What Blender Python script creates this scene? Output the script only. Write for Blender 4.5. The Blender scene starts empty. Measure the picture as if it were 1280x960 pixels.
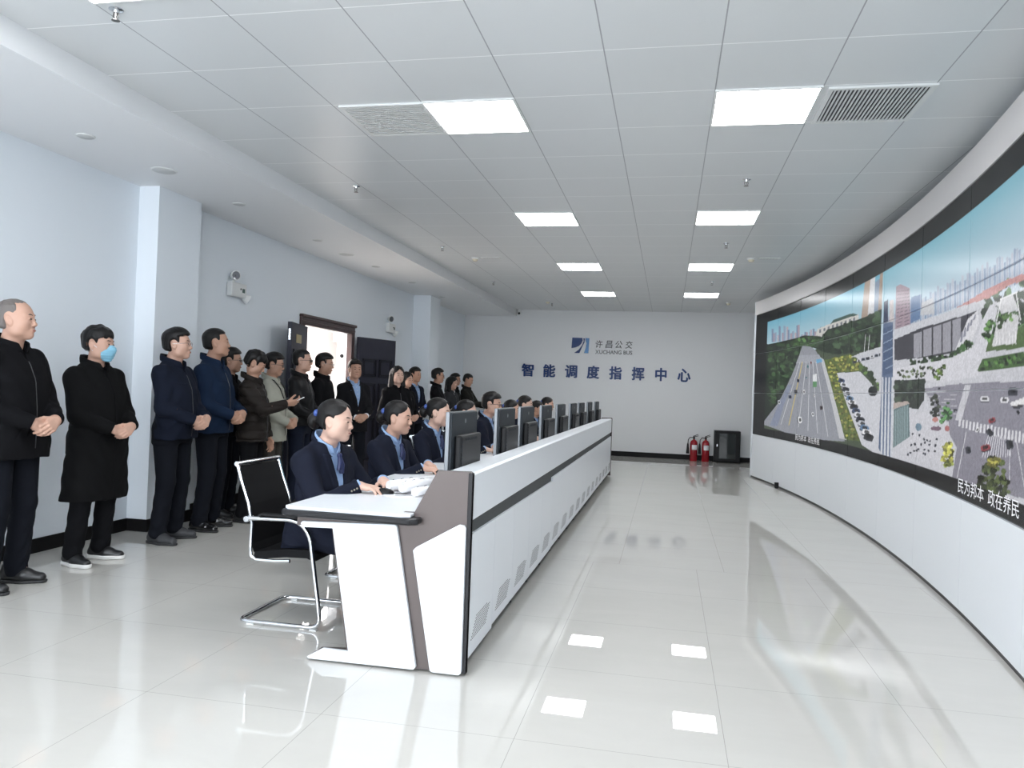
import bpy, bmesh, math, random
import numpy as np
from mathutils import Vector, Matrix
random.seed(7)
rng = np.random.default_rng(5)
SC = bpy.context.scene
COL = SC.collection
PI = math.pi

# ------------------------------------------------------------------ camera, light, exposure
FPX, YAW, PITCH, ROLL, CAMZ = 964.19, -0.20013602, 0.00826742, 0.03695923, 1.33
def cam_axes():
    cy, sy = math.cos(YAW), math.sin(YAW)
    f = np.array([sy*math.cos(PITCH), cy*math.cos(PITCH), math.sin(PITCH)])
    r0 = np.array([cy, -sy, 0.0]); u0 = np.cross(r0, f)
    r = math.cos(ROLL)*r0 + math.sin(ROLL)*u0
    u = -math.sin(ROLL)*r0 + math.cos(ROLL)*u0
    return r, u, f
CR, CU, CF = cam_axes()
cd = bpy.data.cameras.new('camera'); cam = bpy.data.objects.new('camera', cd); COL.objects.link(cam)
cd.sensor_width = 36; cd.lens = FPX/1280*36; cd.clip_start = 0.05; cd.clip_end = 200
cam.matrix_world = Matrix(((CR[0], CU[0], -CF[0], 0), (CR[1], CU[1], -CF[1], 0), (CR[2], CU[2], -CF[2], CAMZ), (0, 0, 0, 1)))
SC.camera = cam
SC.view_settings.view_transform = 'Standard'; SC.view_settings.look = 'None'
SC.view_settings.gamma = 1; SC.view_settings.use_curve_mapping = False
SC.view_settings.exposure = 0.5
LAMP_POWER = 14.0
SCREEN_POWER = 0.58
w = bpy.data.worlds.new('daylight'); SC.world = w; w.use_nodes = True
bg = w.node_tree.nodes['Background']; bg.inputs[0].default_value = (0.75, 0.87, 1, 1); bg.inputs[1].default_value = 3.0
def area(name, loc, rot, sx, sy, power, color):
    l = bpy.data.lights.new(name, 'AREA'); l.shape = 'RECTANGLE'; l.size = sx; l.size_y = sy; l.energy = power; l.color = color
    o = bpy.data.objects.new(name, l); COL.objects.link(o); o.location = loc; o.rotation_euler = rot
    return o
area('window_daylight', (-3.0, -3.3, 1.7), (math.radians(82), 0, 0), 2.6, 1.8, 135, (0.93, 0.96, 1.0))
area('window_daylight', (0.6, -3.3, 1.7), (math.radians(82), 0, 0), 3.2, 1.8, 60, (0.93, 0.96, 1.0))
area('corridor_daylight', (-5.7, 11.0, 2.7), (0, 0, 0), 1.4, 4.5, 260, (1.0, 0.95, 0.92))

# ------------------------------------------------------------------ materials
def srgb(r, g, b):
    f = lambda c: (c/255/12.92 if c/255 <= 0.04045 else ((c/255+0.055)/1.055)**2.4)
    return (f(r), f(g), f(b), 1)
MATS = {}
def mat(name, col, rough=0.5, metal=0.0, spec=0.5, emit=0, emitcol=None, bump=0, bscale=200, var=0, vscale=6, coat=0, sss=0):
    if name in MATS: return MATS[name]
    m = bpy.data.materials.new(name); m.use_nodes = True
    nt = m.node_tree; b = nt.nodes['Principled BSDF']
    if len(col) == 3: col = (*col, 1)
    b.inputs['Base Color'].default_value = col
    b.inputs['Roughness'].default_value = rough; b.inputs['Metallic'].default_value = metal
    b.inputs['Specular IOR Level'].default_value = spec
    if coat: b.inputs['Coat Weight'].default_value = coat; b.inputs['Coat Roughness'].default_value = 0.05
    if emit:
        b.inputs['Emission Color'].default_value = emitcol or col; b.inputs['Emission Strength'].default_value = emit
    if var or bump:
        tc = nt.nodes.new('ShaderNodeTexCoord')
    if var:
        n = nt.nodes.new('ShaderNodeTexNoise'); n.inputs['Scale'].default_value = vscale; n.inputs['Detail'].default_value = 4
        nt.links.new(tc.outputs['Object'], n.inputs['Vector'])
        mx = nt.nodes.new('ShaderNodeMix'); mx.data_type = 'RGBA'
        mx.inputs[6].default_value = tuple(c*(1-var) for c in col[:3])+(1,)
        mx.inputs[7].default_value = tuple(min(1, c*(1+var)) for c in col[:3])+(1,)
        nt.links.new(n.outputs['Fac'], mx.inputs[0]); nt.links.new(mx.outputs[2], b.inputs['Base Color'])
    if bump:
        n2 = nt.nodes.new('ShaderNodeTexNoise'); n2.inputs['Scale'].default_value = bscale; n2.inputs['Detail'].default_value = 3
        nt.links.new(tc.outputs['Object'], n2.inputs['Vector'])
        bp = nt.nodes.new('ShaderNodeBump'); bp.inputs['Strength'].default_value = bump; bp.inputs['Distance'].default_value = 0.002
        nt.links.new(n2.outputs['Fac'], bp.inputs['Height']); nt.links.new(bp.outputs[0], b.inputs['Normal'])
    MATS[name] = m
    return m
def math_node(nt, op, a, b=None):
    n = nt.nodes.new('ShaderNodeMath'); n.operation = op
    for i, v in enumerate((a, b)):
        if v is None: continue
        if isinstance(v, (int, float)): n.inputs[i].default_value = v
        else: nt.links.new(v, n.inputs[i])
    return n.outputs[0]
def grid_line(nt, coord, origin, pitch, halfw):
    t = math_node(nt, 'SUBTRACT', coord, origin); t = math_node(nt, 'DIVIDE', t, pitch)
    t = math_node(nt, 'ADD', t, 0.5); t = math_node(nt, 'FRACT', t); t = math_node(nt, 'SUBTRACT', t, 0.5)
    t = math_node(nt, 'ABSOLUTE', t); return math_node(nt, 'LESS_THAN', t, halfw/pitch)
def mixc(nt, fac, a, b):
    mx = nt.nodes.new('ShaderNodeMix'); mx.data_type = 'RGBA'
    nt.links.new(fac, mx.inputs[0])
    for i, v in ((6, a), (7, b)):
        if isinstance(v, tuple): mx.inputs[i].default_value = v
        else: nt.links.new(v, mx.inputs[i])
    return mx.outputs[2]
def ceiling_material():
    m = bpy.data.materials.new('ceiling_tiles'); m.use_nodes = True; nt = m.node_tree; b = nt.nodes['Principled BSDF']
    geo = nt.nodes.new('ShaderNodeNewGeometry'); sp = nt.nodes.new('ShaderNodeSeparateXYZ'); nt.links.new(geo.outputs['Position'], sp.inputs[0])
    lx = grid_line(nt, sp.outputs[0], -0.992, 0.6, 0.0035); ly = grid_line(nt, sp.outputs[1], 4.03, 0.6, 0.004)
    c = mixc(nt, ly, (0.70, 0.72, 0.73, 1), (0.95, 0.96, 0.97, 1)); c = mixc(nt, lx, c, (0.34, 0.35, 0.37, 1))
    nt.links.new(c, b.inputs['Base Color']); b.inputs['Roughness'].default_value = 0.32
    b.inputs['Specular IOR Level'].default_value = 0.35
    # each tile is very slightly tilted
    fx = math_node(nt, 'FLOOR', math_node(nt, 'DIVIDE', math_node(nt, 'SUBTRACT', sp.outputs[0], -0.992), 0.6))
    fy = math_node(nt, 'FLOOR', math_node(nt, 'DIVIDE', math_node(nt, 'SUBTRACT', sp.outputs[1], 4.03), 0.6))
    cb = nt.nodes.new('ShaderNodeCombineXYZ'); nt.links.new(fx, cb.inputs[0]); nt.links.new(fy, cb.inputs[1])
    wn = nt.nodes.new('ShaderNodeTexWhiteNoise'); nt.links.new(cb.outputs[0], wn.inputs['Vector'])
    va = nt.nodes.new('ShaderNodeVectorMath'); va.operation = 'MULTIPLY_ADD'
    nt.links.new(wn.outputs['Color'], va.inputs[0]); va.inputs[1].default_value = (0.03, 0.03, 0); va.inputs[2].default_value = (-0.015, -0.015, 0)
    vb = nt.nodes.new('ShaderNodeVectorMath'); vb.operation = 'ADD'; nt.links.new(va.outputs[0], vb.inputs[0]); nt.links.new(geo.outputs['Normal'], vb.inputs[1])
    vn = nt.nodes.new('ShaderNodeVectorMath'); vn.operation = 'NORMALIZE'; nt.links.new(vb.outputs[0], vn.inputs[0])
    nt.links.new(vn.outputs[0], b.inputs['Normal'])
    return m
def floor_material():
    m = bpy.data.materials.new('polished_floor_tiles'); m.use_nodes = True; nt = m.node_tree; b = nt.nodes['Principled BSDF']
    geo = nt.nodes.new('ShaderNodeNewGeometry'); sp = nt.nodes.new('ShaderNodeSeparateXYZ'); nt.links.new(geo.outputs['Position'], sp.inputs[0])
    l1 = grid_line(nt, sp.outputs[0], 0.26, 0.792, 0.0012); l2 = grid_line(nt, sp.outputs[0], 0.466, 0.797, 0.0012)
    far = math_node(nt, 'GREATER_THAN', sp.outputs[1], 6.13)
    lx = math_node(nt, 'ADD', math_node(nt, 'MULTIPLY', l2, far), math_node(nt, 'MULTIPLY', l1, math_node(nt, 'SUBTRACT', 1, far)))
    ly = grid_line(nt, sp.outputs[1], 2.91, 0.803, 0.0012)
    ln = math_node(nt, 'MAXIMUM', lx, ly)
    n = nt.nodes.new('ShaderNodeTexNoise'); n.inputs['Scale'].default_value = 1.1; n.inputs['Detail'].default_value = 8; n.inputs['Roughness'].default_value = 0.65
    n.inputs['Distortion'].default_value = 0.6
    mp = nt.nodes.new('ShaderNodeMapping'); mp.inputs['Scale'].default_value = (1, 2.6, 1); nt.links.new(geo.outputs['Position'], mp.inputs[0]); nt.links.new(mp.outputs[0], n.inputs['Vector'])
    c = mixc(nt, n.outputs['Fac'], (0.55, 0.535, 0.50, 1), (0.635, 0.62, 0.585, 1))
    c = mixc(nt, ln, c, (0.36, 0.345, 0.32, 1))
    nt.links.new(c, b.inputs['Base Color']); b.inputs['Roughness'].default_value = 0.0; b.inputs['Specular IOR Level'].default_value = 0.62
    return m
M_WALL = mat('white_wall_paint', (0.825, 0.875, 0.925), 0.55, spec=0.3, bump=0.05, bscale=60)
M_BACKWALL = mat('back_wall_paint', (0.78, 0.79, 0.80), 0.45, spec=0.3)
M_SOFFIT = mat('soffit_paint', (0.84, 0.85, 0.865), 0.5, spec=0.3)
M_BLACKBASE = mat('black_skirting', (0.006, 0.0055, 0.006), 0.5, spec=0.2)
M_WHITE = mat('white_panel', (0.80, 0.83, 0.87), 0.30)
M_PLINTH = mat('plinth_white', (0.82, 0.845, 0.875), 0.42, spec=0.3)
M_FASCIA = mat('fascia_grey', (0.62, 0.60, 0.60), 0.4)
M_GUN = mat('gunmetal', srgb(92, 84, 82), 0.42, metal=0.5, var=0.08, vscale=5)
M_DARK = mat('dark_trim', (0.016, 0.016, 0.018), 0.35, spec=0.3)
M_STRIPE = mat('console_stripe', srgb(56, 60, 61), 0.5, spec=0.25)
M_CHROME = mat('chrome', (0.72, 0.73, 0.75), 0.12, metal=1.0)
M_BLACKPL = mat('black_plastic', (0.008, 0.008, 0.009), 0.45, spec=0.25)
M_MONBACK = mat('monitor_back', srgb(42, 47, 52), 0.5, spec=0.25)
M_SILVER = mat('silver_plastic', srgb(112, 116, 120), 0.35, metal=0.3)
M_MESH = mat('chair_mesh', (0.006, 0.006, 0.007), 0.7, spec=0.15, bump=0.5, bscale=700)
M_PAPER = mat('paper', (0.83, 0.83, 0.85), 0.7)
M_INK = mat('ink', (0.05, 0.05, 0.07), 0.7)
M_DOOR = mat('door_leaf', srgb(40, 41, 54), 0.45, spec=0.3, var=0.15, vscale=9)
M_DOORFR = mat('door_frame', srgb(58, 36, 36), 0.3, var=0.3, vscale=14)
M_RED = mat('red_enamel', srgb(150, 22, 34), 0.25)
M_OFFWHITE = mat('off_white_plastic', (0.74, 0.75, 0.74), 0.4)
M_GREYDISC = mat('downlight_diffuser', (0.60, 0.61, 0.61), 0.5)
M_LAMP = mat('lamp_diffuser', (1, 1, 1), 0.5, emit=LAMP_POWER, emitcol=(0.97, 0.985, 1, 1))
M_BLUESIGN = mat('blue_sign_metal', srgb(8, 50, 108), 0.35, spec=0.3)
M_BLUELIGHT = mat('blue_emblem', srgb(30, 98, 150), 0.25, metal=0.1)
M_BLACKSIGN = mat('dark_chrome_letters', (0.035, 0.035, 0.038), 0.2, metal=0.2)
M_BRASS = mat('brass_plate', srgb(176, 160, 110), 0.35, metal=0.6)
M_GREENSIGN = mat('green_indicator', srgb(20, 66, 58), 0.3)
M_GLASSDARK = mat('dark_glass', (0.015, 0.02, 0.02), 0.05, coat=0.6)
M_CORR = mat('corridor_paint', (0.9, 0.86, 0.84), 0.5)

# ------------------------------------------------------------------ object helpers
def obj(name, me, parent=None, m=None, smooth=False):
    o = bpy.data.objects.new(name, me); COL.objects.link(o)
    if m is not None:
        me.materials.clear()
        for mm in (m if isinstance(m, (list, tuple)) else [m]): me.materials.append(mm)
    if parent is not None: o.parent = parent
    if smooth: me.polygons.foreach_set('use_smooth', [True]*len(me.polygons))
    return o
def thing(name, label, cat, loc=(0, 0, 0), rotz=0.0, group=None):
    o = bpy.data.objects.new(name, None); COL.objects.link(o); o.location = loc; o.rotation_euler = (0, 0, rotz)
    o.empty_display_size = 0.1
    o['label'] = label; o['category'] = cat; o['kind'] = 'thing'
    if group: o['group'] = group
    return o
def tag(o, label, cat, group=None):
    o['label'] = label; o['category'] = cat; o['kind'] = 'thing'
    if group: o['group'] = group
    return o
class B:
    """collects shapes of one part into one mesh"""
    def __init__(s): s.bm = bmesh.new()
    def box(s, x0, x1, y0, y1, z0, z1, bev=0.0, M=None, seg=2):
        t = bmesh.new()
        r = bmesh.ops.create_cube(t, size=1)
        for v in t.verts: v.co = Vector(((x0+x1)/2+v.co.x*(x1-x0), (y0+y1)/2+v.co.y*(y1-y0), (z0+z1)/2+v.co.z*(z1-z0)))
        if bev: bmesh.ops.bevel(t, geom=list(t.edges), offset=bev, segments=seg, profile=0.5, affect='EDGES')
        return s._merge(t, M)
    def _merge(s, t, M=None):
        if M is not None: bmesh.ops.transform(t, matrix=M, verts=t.verts)
        me = bpy.data.meshes.new('tmp'); t.to_mesh(me); t.free(); s.bm.from_mesh(me); bpy.data.meshes.remove(me); return s
    def prism(s, pts, axis, a0, a1, bev=0.0, M=None):
        """polygon pts (2d) extruded along axis: 'x' -> pts are (y,z); 'y' -> (x,z); 'z' -> (x,y)"""
        t = bmesh.new()
        mk = {'x': lambda p, a: (a, p[0], p[1]), 'y': lambda p, a: (p[0], a, p[1]), 'z': lambda p, a: (p[0], p[1], a)}[axis]
        va = [t.verts.new(mk(p, a0)) for p in pts]; vb = [t.verts.new(mk(p, a1)) for p in pts]
        n = len(pts)
        t.faces.new(va); t.faces.new(vb[::-1])
        for i in range(n): t.faces.new((va[i], vb[i], vb[(i+1) % n], va[(i+1) % n]))
        bmesh.ops.recalc_face_normals(t, faces=t.faces)
        if bev: bmesh.ops.bevel(t, geom=list(t.edges), offset=bev, segments=2, profile=0.5, affect='EDGES')
        return s._merge(t, M)
    def tube(s, pts, r, seg=10, closed=False, M=None, caps=True):
        pts = [Vector(p) for p in pts]; n = len(pts); t = bmesh.new(); rings = []
        up = None
        for i, p in enumerate(pts):
            if closed: d = (pts[(i+1) % n]-pts[i-1]).normalized()
            else: d = (pts[min(i+1, n-1)]-pts[max(i-1, 0)]).normalized()
            if up is None:
                up = Vector((0, 0, 1)) if abs(d.z) < 0.9 else Vector((1, 0, 0))
            up = (up - d*up.dot(d))
            if up.length < 1e-6: up = d.orthogonal()
            up.normalize(); sd = d.cross(up)
            rr = r[i] if isinstance(r, (list, tuple)) else r
            rings.append([t.verts.new(p + (up*math.cos(a)+sd*math.sin(a))*rr) for a in [2*PI*k/seg for k in range(seg)]])
        m = n if closed else n-1
        for i in range(m):
            a, b = rings[i], rings[(i+1) % n]
            for k in range(seg): t.faces.new((a[k], a[(k+1) % seg], b[(k+1) % seg], b[k]))
        if not closed and caps: t.faces.new(rings[0][::-1]); t.faces.new(rings[-1])
        bmesh.ops.recalc_face_normals(t, faces=t.faces)
        return s._merge(t, M)
    def lathe(s, prof, seg=24, M=None, caps=True):
        """profile of (r,z) around z"""
        t = bmesh.new(); rings = []
        for r, z in prof:
            rings.append([t.verts.new((max(r, 1e-4)*math.cos(2*PI*k/seg), max(r, 1e-4)*math.sin(2*PI*k/seg), z)) for k in range(seg)])
        for a, b in zip(rings, rings[1:]):
            for k in range(seg): t.faces.new((a[k], a[(k+1) % seg], b[(k+1) % seg], b[k]))
        if caps: t.faces.new(rings[0][::-1]); t.faces.new(rings[-1])
        bmesh.ops.recalc_face_normals(t, faces=t.faces)
        return s._merge(t, M)
    def ball(s, c, r, M=None, seg=14):
        t = bmesh.new(); bmesh.ops.create_uvsphere(t, u_segments=seg, v_segments=max(6, seg//2+2), radius=1)
        rr = r if isinstance(r, (list, tuple)) else (r, r, r)
        for v in t.verts: v.co = Vector((c[0]+v.co.x*rr[0], c[1]+v.co.y*rr[1], c[2]+v.co.z*rr[2]))
        return s._merge(t, M)
    def quad(s, a, b, c, d):
        s.bm.faces.new([s.bm.verts.new(p) for p in (a, b, c, d)]); return s
    def mesh(s, name, smooth=False):
        me = bpy.data.meshes.new(name); s.bm.to_mesh(me); s.bm.free()
        if smooth:
            me.polygons.foreach_set('use_smooth', [True]*len(me.polygons))
            try: me.set_sharp_from_angle(angle=math.radians(38))
            except Exception: pass
        return me
    def done(s, name, m, parent=None, smooth=False):
        return obj(name, s.mesh(name, smooth), parent, m)
def struct(o): o['kind'] = 'structure'; return o
def copy_tree(src, loc=None, rotz=None, label=None, group=None):
    r = src.copy(); COL.objects.link(r)
    if loc is not None: r.location = loc
    if rotz is not None: r.rotation_euler = (0, 0, rotz)
    if label: r['label'] = label
    if group: r['group'] = group
    for ch in list(src.children):
        c = ch.copy(); COL.objects.link(c); c.parent = r
        for g in list(ch.children):
            d = g.copy(); COL.objects.link(d); d.parent = c
    return r
def text_mesh(body, size, extrude=0.0, bold=0.0, shear=0.0):
    c = bpy.data.curves.new('lettering', 'FONT'); c.body = body; c.size = size; c.extrude = extrude; c.offset = bold; c.shear = shear
    c.resolution_u = 3
    o = bpy.data.objects.new('lettering', c); COL.objects.link(o)
    dg = bpy.context.evaluated_depsgraph_get(); dg.update()
    me = bpy.data.meshes.new_from_object(o.evaluated_get(dg)); bpy.data.objects.remove(o); bpy.data.curves.remove(c)
    n = len(me.vertices); co = np.zeros(n*3, np.float32); me.vertices.foreach_get('co', co); co = co.reshape(-1, 3)
    return me, co
def set_co(me, co): me.vertices.foreach_set('co', np.ascontiguousarray(co, np.float32).ravel()); me.update()
def fit_text(body, w, h, extrude=0.0, bold=0.0, shear=0.0):
    """lettering scaled to a w x h box centred on the origin of its x,y plane"""
    me, co = text_mesh(body, 1.0, 0.0 if extrude == 0 else 0.05, bold, shear)
    lo, hi = co.min(0), co.max(0)
    co[:, 0] = (co[:, 0]-(lo[0]+hi[0])/2)/(hi[0]-lo[0])*w; co[:, 1] = (co[:, 1]-(lo[1]+hi[1])/2)/(hi[1]-lo[1])*h
    if extrude: co[:, 2] = co[:, 2]/0.05*extrude
    return me, co

# ------------------------------------------------------------------ the room
XL, XR, YB, YR, ZC, ZS, XS = -4.55, 3.4, 16.82, -3.5, 3.13, 2.98, -3.36
struct(B().box(XL-2.2, XR+0.1, YR-0.1, YB+0.1, -0.1, 0).done('floor', floor_material()))
struct(B().box(XS, XR+0.1, YR-0.1, YB+0.1, ZC, ZC+0.1).done('ceiling', ceiling_material()))
struct(B().box(XL-0.1, XS, YR-0.1, YB, ZS, ZC+0.1).done('ceiling_soffit', M_SOFFIT))
DY0, DY1, DZ = 9.02, 10.50, 2.07
bw = B(); bw.box(XL-0.2, XL, YR-0.1, DY0, 0, ZC); bw.box(XL-0.2, XL, DY1, YB+0.1, 0, ZC); bw.box(XL-0.2, XL, DY0, DY1, DZ, ZC)
struct(bw.done('wall_left', M_WALL))
struct(B().box(XL, -4.355, 5.89, 6.50, 0, ZS).done('wall_left_pier', M_WALL))
struct(B().box(XL, -4.225, 13.25, 13.82, 0, ZS).done('wall_left_far_pier', M_WALL))
struct(B().box(XL, XR+0.1, YB, YB+0.1, 0, ZC).done('wall_back', M_BACKWALL))
struct(B().box(XR, XR+0.1, YR, YB, 0, ZC).done('wall_right', M_WALL))
rw = B()
rw.box(XL, XR, YR-0.1, YR, 0, 0.8); rw.box(XL, XR, YR-0.1, YR, 2.6, ZC)
for a, b in ((XL, -4.3), (-1.7, -1.0), (2.2, XR)): rw.box(a, b, YR-0.1, YR, 0.8, 2.6)
struct(rw.done('wall_rear', M_WALL))
for i, (a, b) in enumerate(((-4.3, -1.7), (-1.0, 2.2))):
    f = B()
    for c in np.linspace(a, b, 4): f.box(max(a, c-0.03), min(b, c+0.03), YR-0.07, YR-0.02, 0.8, 2.6)
    f.box(a, b, YR-0.07, YR-0.02, 0.8, 0.86); f.box(a, b, YR-0.07, YR-0.02, 2.54, 2.6)
    struct(f.done('window_%d' % (i+1), M_OFFWHITE))
# skirting
sk = B()
H_ = 0.105
sk.box(XL, XL+0.015, YR, 5.875, 0, H_); sk.box(XL, -4.34, 5.875, 5.89, 0, H_); sk.box(-4.355, -4.34, 5.89, 6.515, 0, H_); sk.box(XL, -4.355, 6.5, 6.515, 0, H_)
sk.box(XL, XL+0.015, 6.515, DY0-0.12, 0, H_); sk.box(XL, XL+0.015, DY1+0.12, 13.235, 0, H_)
sk.box(XL, -4.21, 13.235, 13.25, 0, H_); sk.box(-4.225, -4.21, 13.25, 13.835, 0, H_); sk.box(XL, -4.225, 13.82, 13.835, 0, H_); sk.box(XL, XL+0.015, 13.835, YB, 0, H_)
struct(sk.done('baseboard_left', M_BLACKBASE))
struct(B().box(XL, XR, YB-0.015, YB, 0, H_).done('baseboard_back', M_BLACKBASE))
# corridor behind the door
cw = B(); cw.box(-6.75, -6.7, 8.0, 17.0, 0, 2.8); cw.box(-6.7, XL-0.2, 7.95, 8.0, 0, 2.8); cw.box(-6.7, XL-0.2, 17.0, 17.05, 0, 2.8); cw.box(-6.75, XL-0.2, 7.95, 17.05, 2.8, 2.85)
cw.box(-5.15, XL-0.2, 13.2, 13.3, 0, 2.8); cw.box(-6.05, -5.15, 13.2, 13.3, 2.1, 2.8)
struct(cw.done('wall_corridor', M_CORR))

# ------------------------------------------------------------------ curved video wall
VX, VY, VR = -28.027, 8.052, 30.0166
def cyl_pt(s, z, off=0.0):
    a = s/VR; r = VR+off
    return (VX+r*math.cos(a), VY+r*math.sin(a), z)
def cyl_uv(px, py):
    """where a spot measured on the photograph lies on the curved screen, as arc length and height"""
    d = (px-640)/FPX*CR - (py-480)/FPX*CU + CF
    a = d[0]**2+d[1]**2; ox, oy = -VX, -VY
    b = 2*(ox*d[0]+oy*d[1]); c = ox*ox+oy*oy-VR**2
    t = (-b+math.sqrt(b*b-4*a*c))/(2*a)
    return VR*math.atan2(oy+d[1]*t, ox+d[0]*t), CAMZ+d[2]*t
SB = [5.76, 4.585, 3.43, 2.26, 1.085, -0.13, -1.36, -2.60, -3.83, -5.06, -6.28]
ZROW = [0.735, 1.436, 2.105, 2.772]
RES = 0.0075
S0, S1 = SB[-1], SB[0]
NW, NH = int((S1-S0)/RES), int((ZROW[3]-ZROW[0])/RES)
CV = np.zeros((NH, NW, 3)); CV[:] = 0.012
SG = S1-(np.arange(NW)+0.5)*RES; ZG = ZROW[0]+(np.arange(NH)+0.5)*RES      # column -> s, row -> z
def lin(c): return np.array(srgb(*c)[:3])
def fill(pts, c, noise=0.0, scale=1, c2=None, photo=True, clip=None):
    """paint a polygon of the displayed picture"""
    q = np.array([cyl_uv(*p) if photo else p for p in pts])
    u = (S1-q[:, 0])/RES; v = (q[:, 1]-ZROW[0])/RES
    i0, i1 = max(0, int(u.min())), min(NW, int(u.max())+2); j0, j1 = max(0, int(v.min())), min(NH, int(v.max())+2)
    if i1 <= i0 or j1 <= j0: return
    X, Y = np.meshgrid(np.arange(i0, i1)+0.5, np.arange(j0, j1)+0.5)
    ins = np.zeros(X.shape, bool); n = len(u)
    for k in range(n):
        x1, y1, x2, y2 = u[k], v[k], u[(k+1) % n], v[(k+1) % n]
        if y1 == y2: continue
        c_ = ((y1 > Y) != (y2 > Y)) & (X < (x2-x1)*(Y-y1)/(y2-y1)+x1); ins ^= c_
    if clip is not None: ins &= ((SG[i0:i1][None, :] >= clip[0]) & (SG[i0:i1][None, :] <= clip[1]) & (ZG[j0:j1][:, None] >= clip[2]) & (ZG[j0:j1][:, None] <= clip[3]))
    col = np.broadcast_to(lin(c), X.shape+(3,)).copy()
    if c2 is not None:
        t = ((Y-v.min())/(max(v.max()-v.min(), 1)))[..., None]; col = col*(1-t)+lin(c2)*t
    if noise:
        nz = rng.random((X.shape[0]//scale+2, X.shape[1]//scale+2)); nz = np.kron(nz, np.ones((scale, scale)))[:X.shape[0], :X.shape[1]]
        nz = 0.6*nz+0.4*rng.random(X.shape)
        col *= (1+noise*(2*nz-1))[..., None]
    sub = CV[j0:j1, i0:i1]; sub[ins] = np.clip(col, 0, 1)[ins]
def blob(px, py, rx, ry, c, noise=0.0, n=12):
    fill([(px+rx*math.cos(2*PI*k/n), py+ry*math.sin(2*PI*k/n)) for k in range(n)], c, noise)
def line(p0, p1, wd, c):
    dx, dy = p1[0]-p0[0], p1[1]-p0[1]; L = math.hypot(dx, dy) or 1; nx, ny = -dy/L*wd/2, dx/L*wd/2
    fill([(p0[0]+nx, p0[1]+ny), (p1[0]+nx, p1[1]+ny), (p1[0]-nx, p1[1]-ny), (p0[0]-nx, p0[1]-ny)], c)
def car(px, py, l, c, tilt=0.0):
    pts = [(-.5, -.18), (-.3, -.3), (.3, -.3), (.5, -.15), (.5, .2), (.3, .3), (-.4, .3), (-.5, .15)]
    ca, sa = math.cos(tilt), math.sin(tilt)
    T = lambda x, y: (px+l*(x*ca-y*sa), py+l*(x*sa+y*ca))
    fill([T(x, y+0.14) for x, y in pts], (58, 60, 70))
    fill([T(x, y) for x, y in pts], c)
    fill([T(x*0.55, y*0.6-0.03) for x, y in pts], tuple(int(v*0.35) for v in c))
def trees(pts, n, r, c, jit=0.35):
    """foliage of the displayed picture: clumps inside a polygon"""
    q = np.array(pts); x0, y0, x1, y1 = q[:, 0].min(), q[:, 1].min(), q[:, 0].max(), q[:, 1].max(); k = 0; it = 0
    while k < n and it < n*20:
        it += 1; x, y = rng.uniform(x0, x1), rng.uniform(y0, y1)
        ins = False
        for a in range(len(q)):
            (xa, ya), (xb, yb) = q[a], q[(a+1) % len(q)]
            if (ya > y) != (yb > y) and x < (xb-xa)*(y-ya)/(yb-ya)+xa: ins = not ins
        if not ins: continue
        f = rng.choice([0.5, 0.75, 0.95, 1.2, 1.6]) if jit < 0.4 else rng.uniform(0.4, 1.5); blob(x, y, r*rng.uniform(.6, 1.2), r*rng.uniform(.6, 1.1), tuple(min(255, int(v*f)) for v in c), 0.3, 8); k += 1
PL = (-0.06, 5.14, 0.865, 2.60); PR = (-5.3, -0.06, 0.855, 2.60)
def rect(b, c, c2=None): fill([(b[0], b[2]), (b[1], b[2]), (b[1], b[3]), (b[0], b[3])], c, c2=c2, photo=False)
# left picture: avenue, park strip and car park
rect(PL, (70, 84, 62)); rect((PL[0], PL[1], 2.02, 2.6), (196, 218, 226), (98, 178, 205))
for k in range(26):
    x = 964+k*2.6+rng.uniform(-1, 1); h = rng.uniform(6, 15)*(1.25 if k < 14 else 0.8); y = 428-(x-960)*0.12
    fill([(x, y), (x, y-h), (x+2.4, y-h-0.3), (x+2.4, y)], [(120, 140, 170), (168, 150, 165), (140, 160, 185), (185, 170, 180)][k % 4])
fill([(1076, 402), (1081, 352), (1090, 348), (1087, 400)], (176, 156, 140), 0.1); fill([(1084, 402), (1088, 349), (1094, 345), (1092, 398)], (214, 216, 220), 0.08)
fill([(1092, 398), (1094, 352), (1100, 348), (1099, 394)], (130, 150, 175), 0.2); fill([(1097, 398), (1100, 340), (1105, 336), (1105, 396)], (170, 148, 130), 0.1)
fill([(1018, 424), (1022, 411), (1045, 401), (1073, 392), (1074, 408), (1040, 418), (1028, 427)], (208, 206, 200), 0.1)
for k in range(9): fill([(1024+k*5.3, 416-k*1.9), (1024+k*5.3, 412-k*1.9), (1026.5+k*5.3, 411.2-k*1.9), (1026.5+k*5.3, 415.2-k*1.9)], (120, 125, 135))
fill([(1038, 405), (1042, 399), (1066, 391), (1072, 393), (1045, 402)], (66, 96, 86), 0.3)
fill([(960, 430), (985, 425), (1006, 419), (1026, 420), (1030, 436), (1006, 432), (1002, 440), (994, 456), (985, 478), (974, 502), (955, 528), (945, 530), (945, 430)], (26, 40, 28), 0.5, 2)
trees([(960, 432), (985, 427), (1006, 421), (1024, 422), (1028, 434), (1004, 434), (994, 456), (984, 478), (972, 500), (960, 510)], 260, 3.0, (44, 66, 38))
trees([(985, 427), (1008, 420), (1026, 422), (1028, 434), (1004, 434)], 60, 2.4, (62, 92, 48))
fill([(1016, 434), (1034, 412), (1052, 406), (1076, 398), (1106, 384), (1106, 432), (1082, 438), (1046, 443), (1030, 440)], (34, 50, 34), 0.5, 2)
trees([(1020, 432), (1036, 412), (1052, 407), (1078, 398), (1105, 388), (1105, 430), (1082, 436), (1046, 441)], 220, 3.2, (46, 64, 42))
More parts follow.
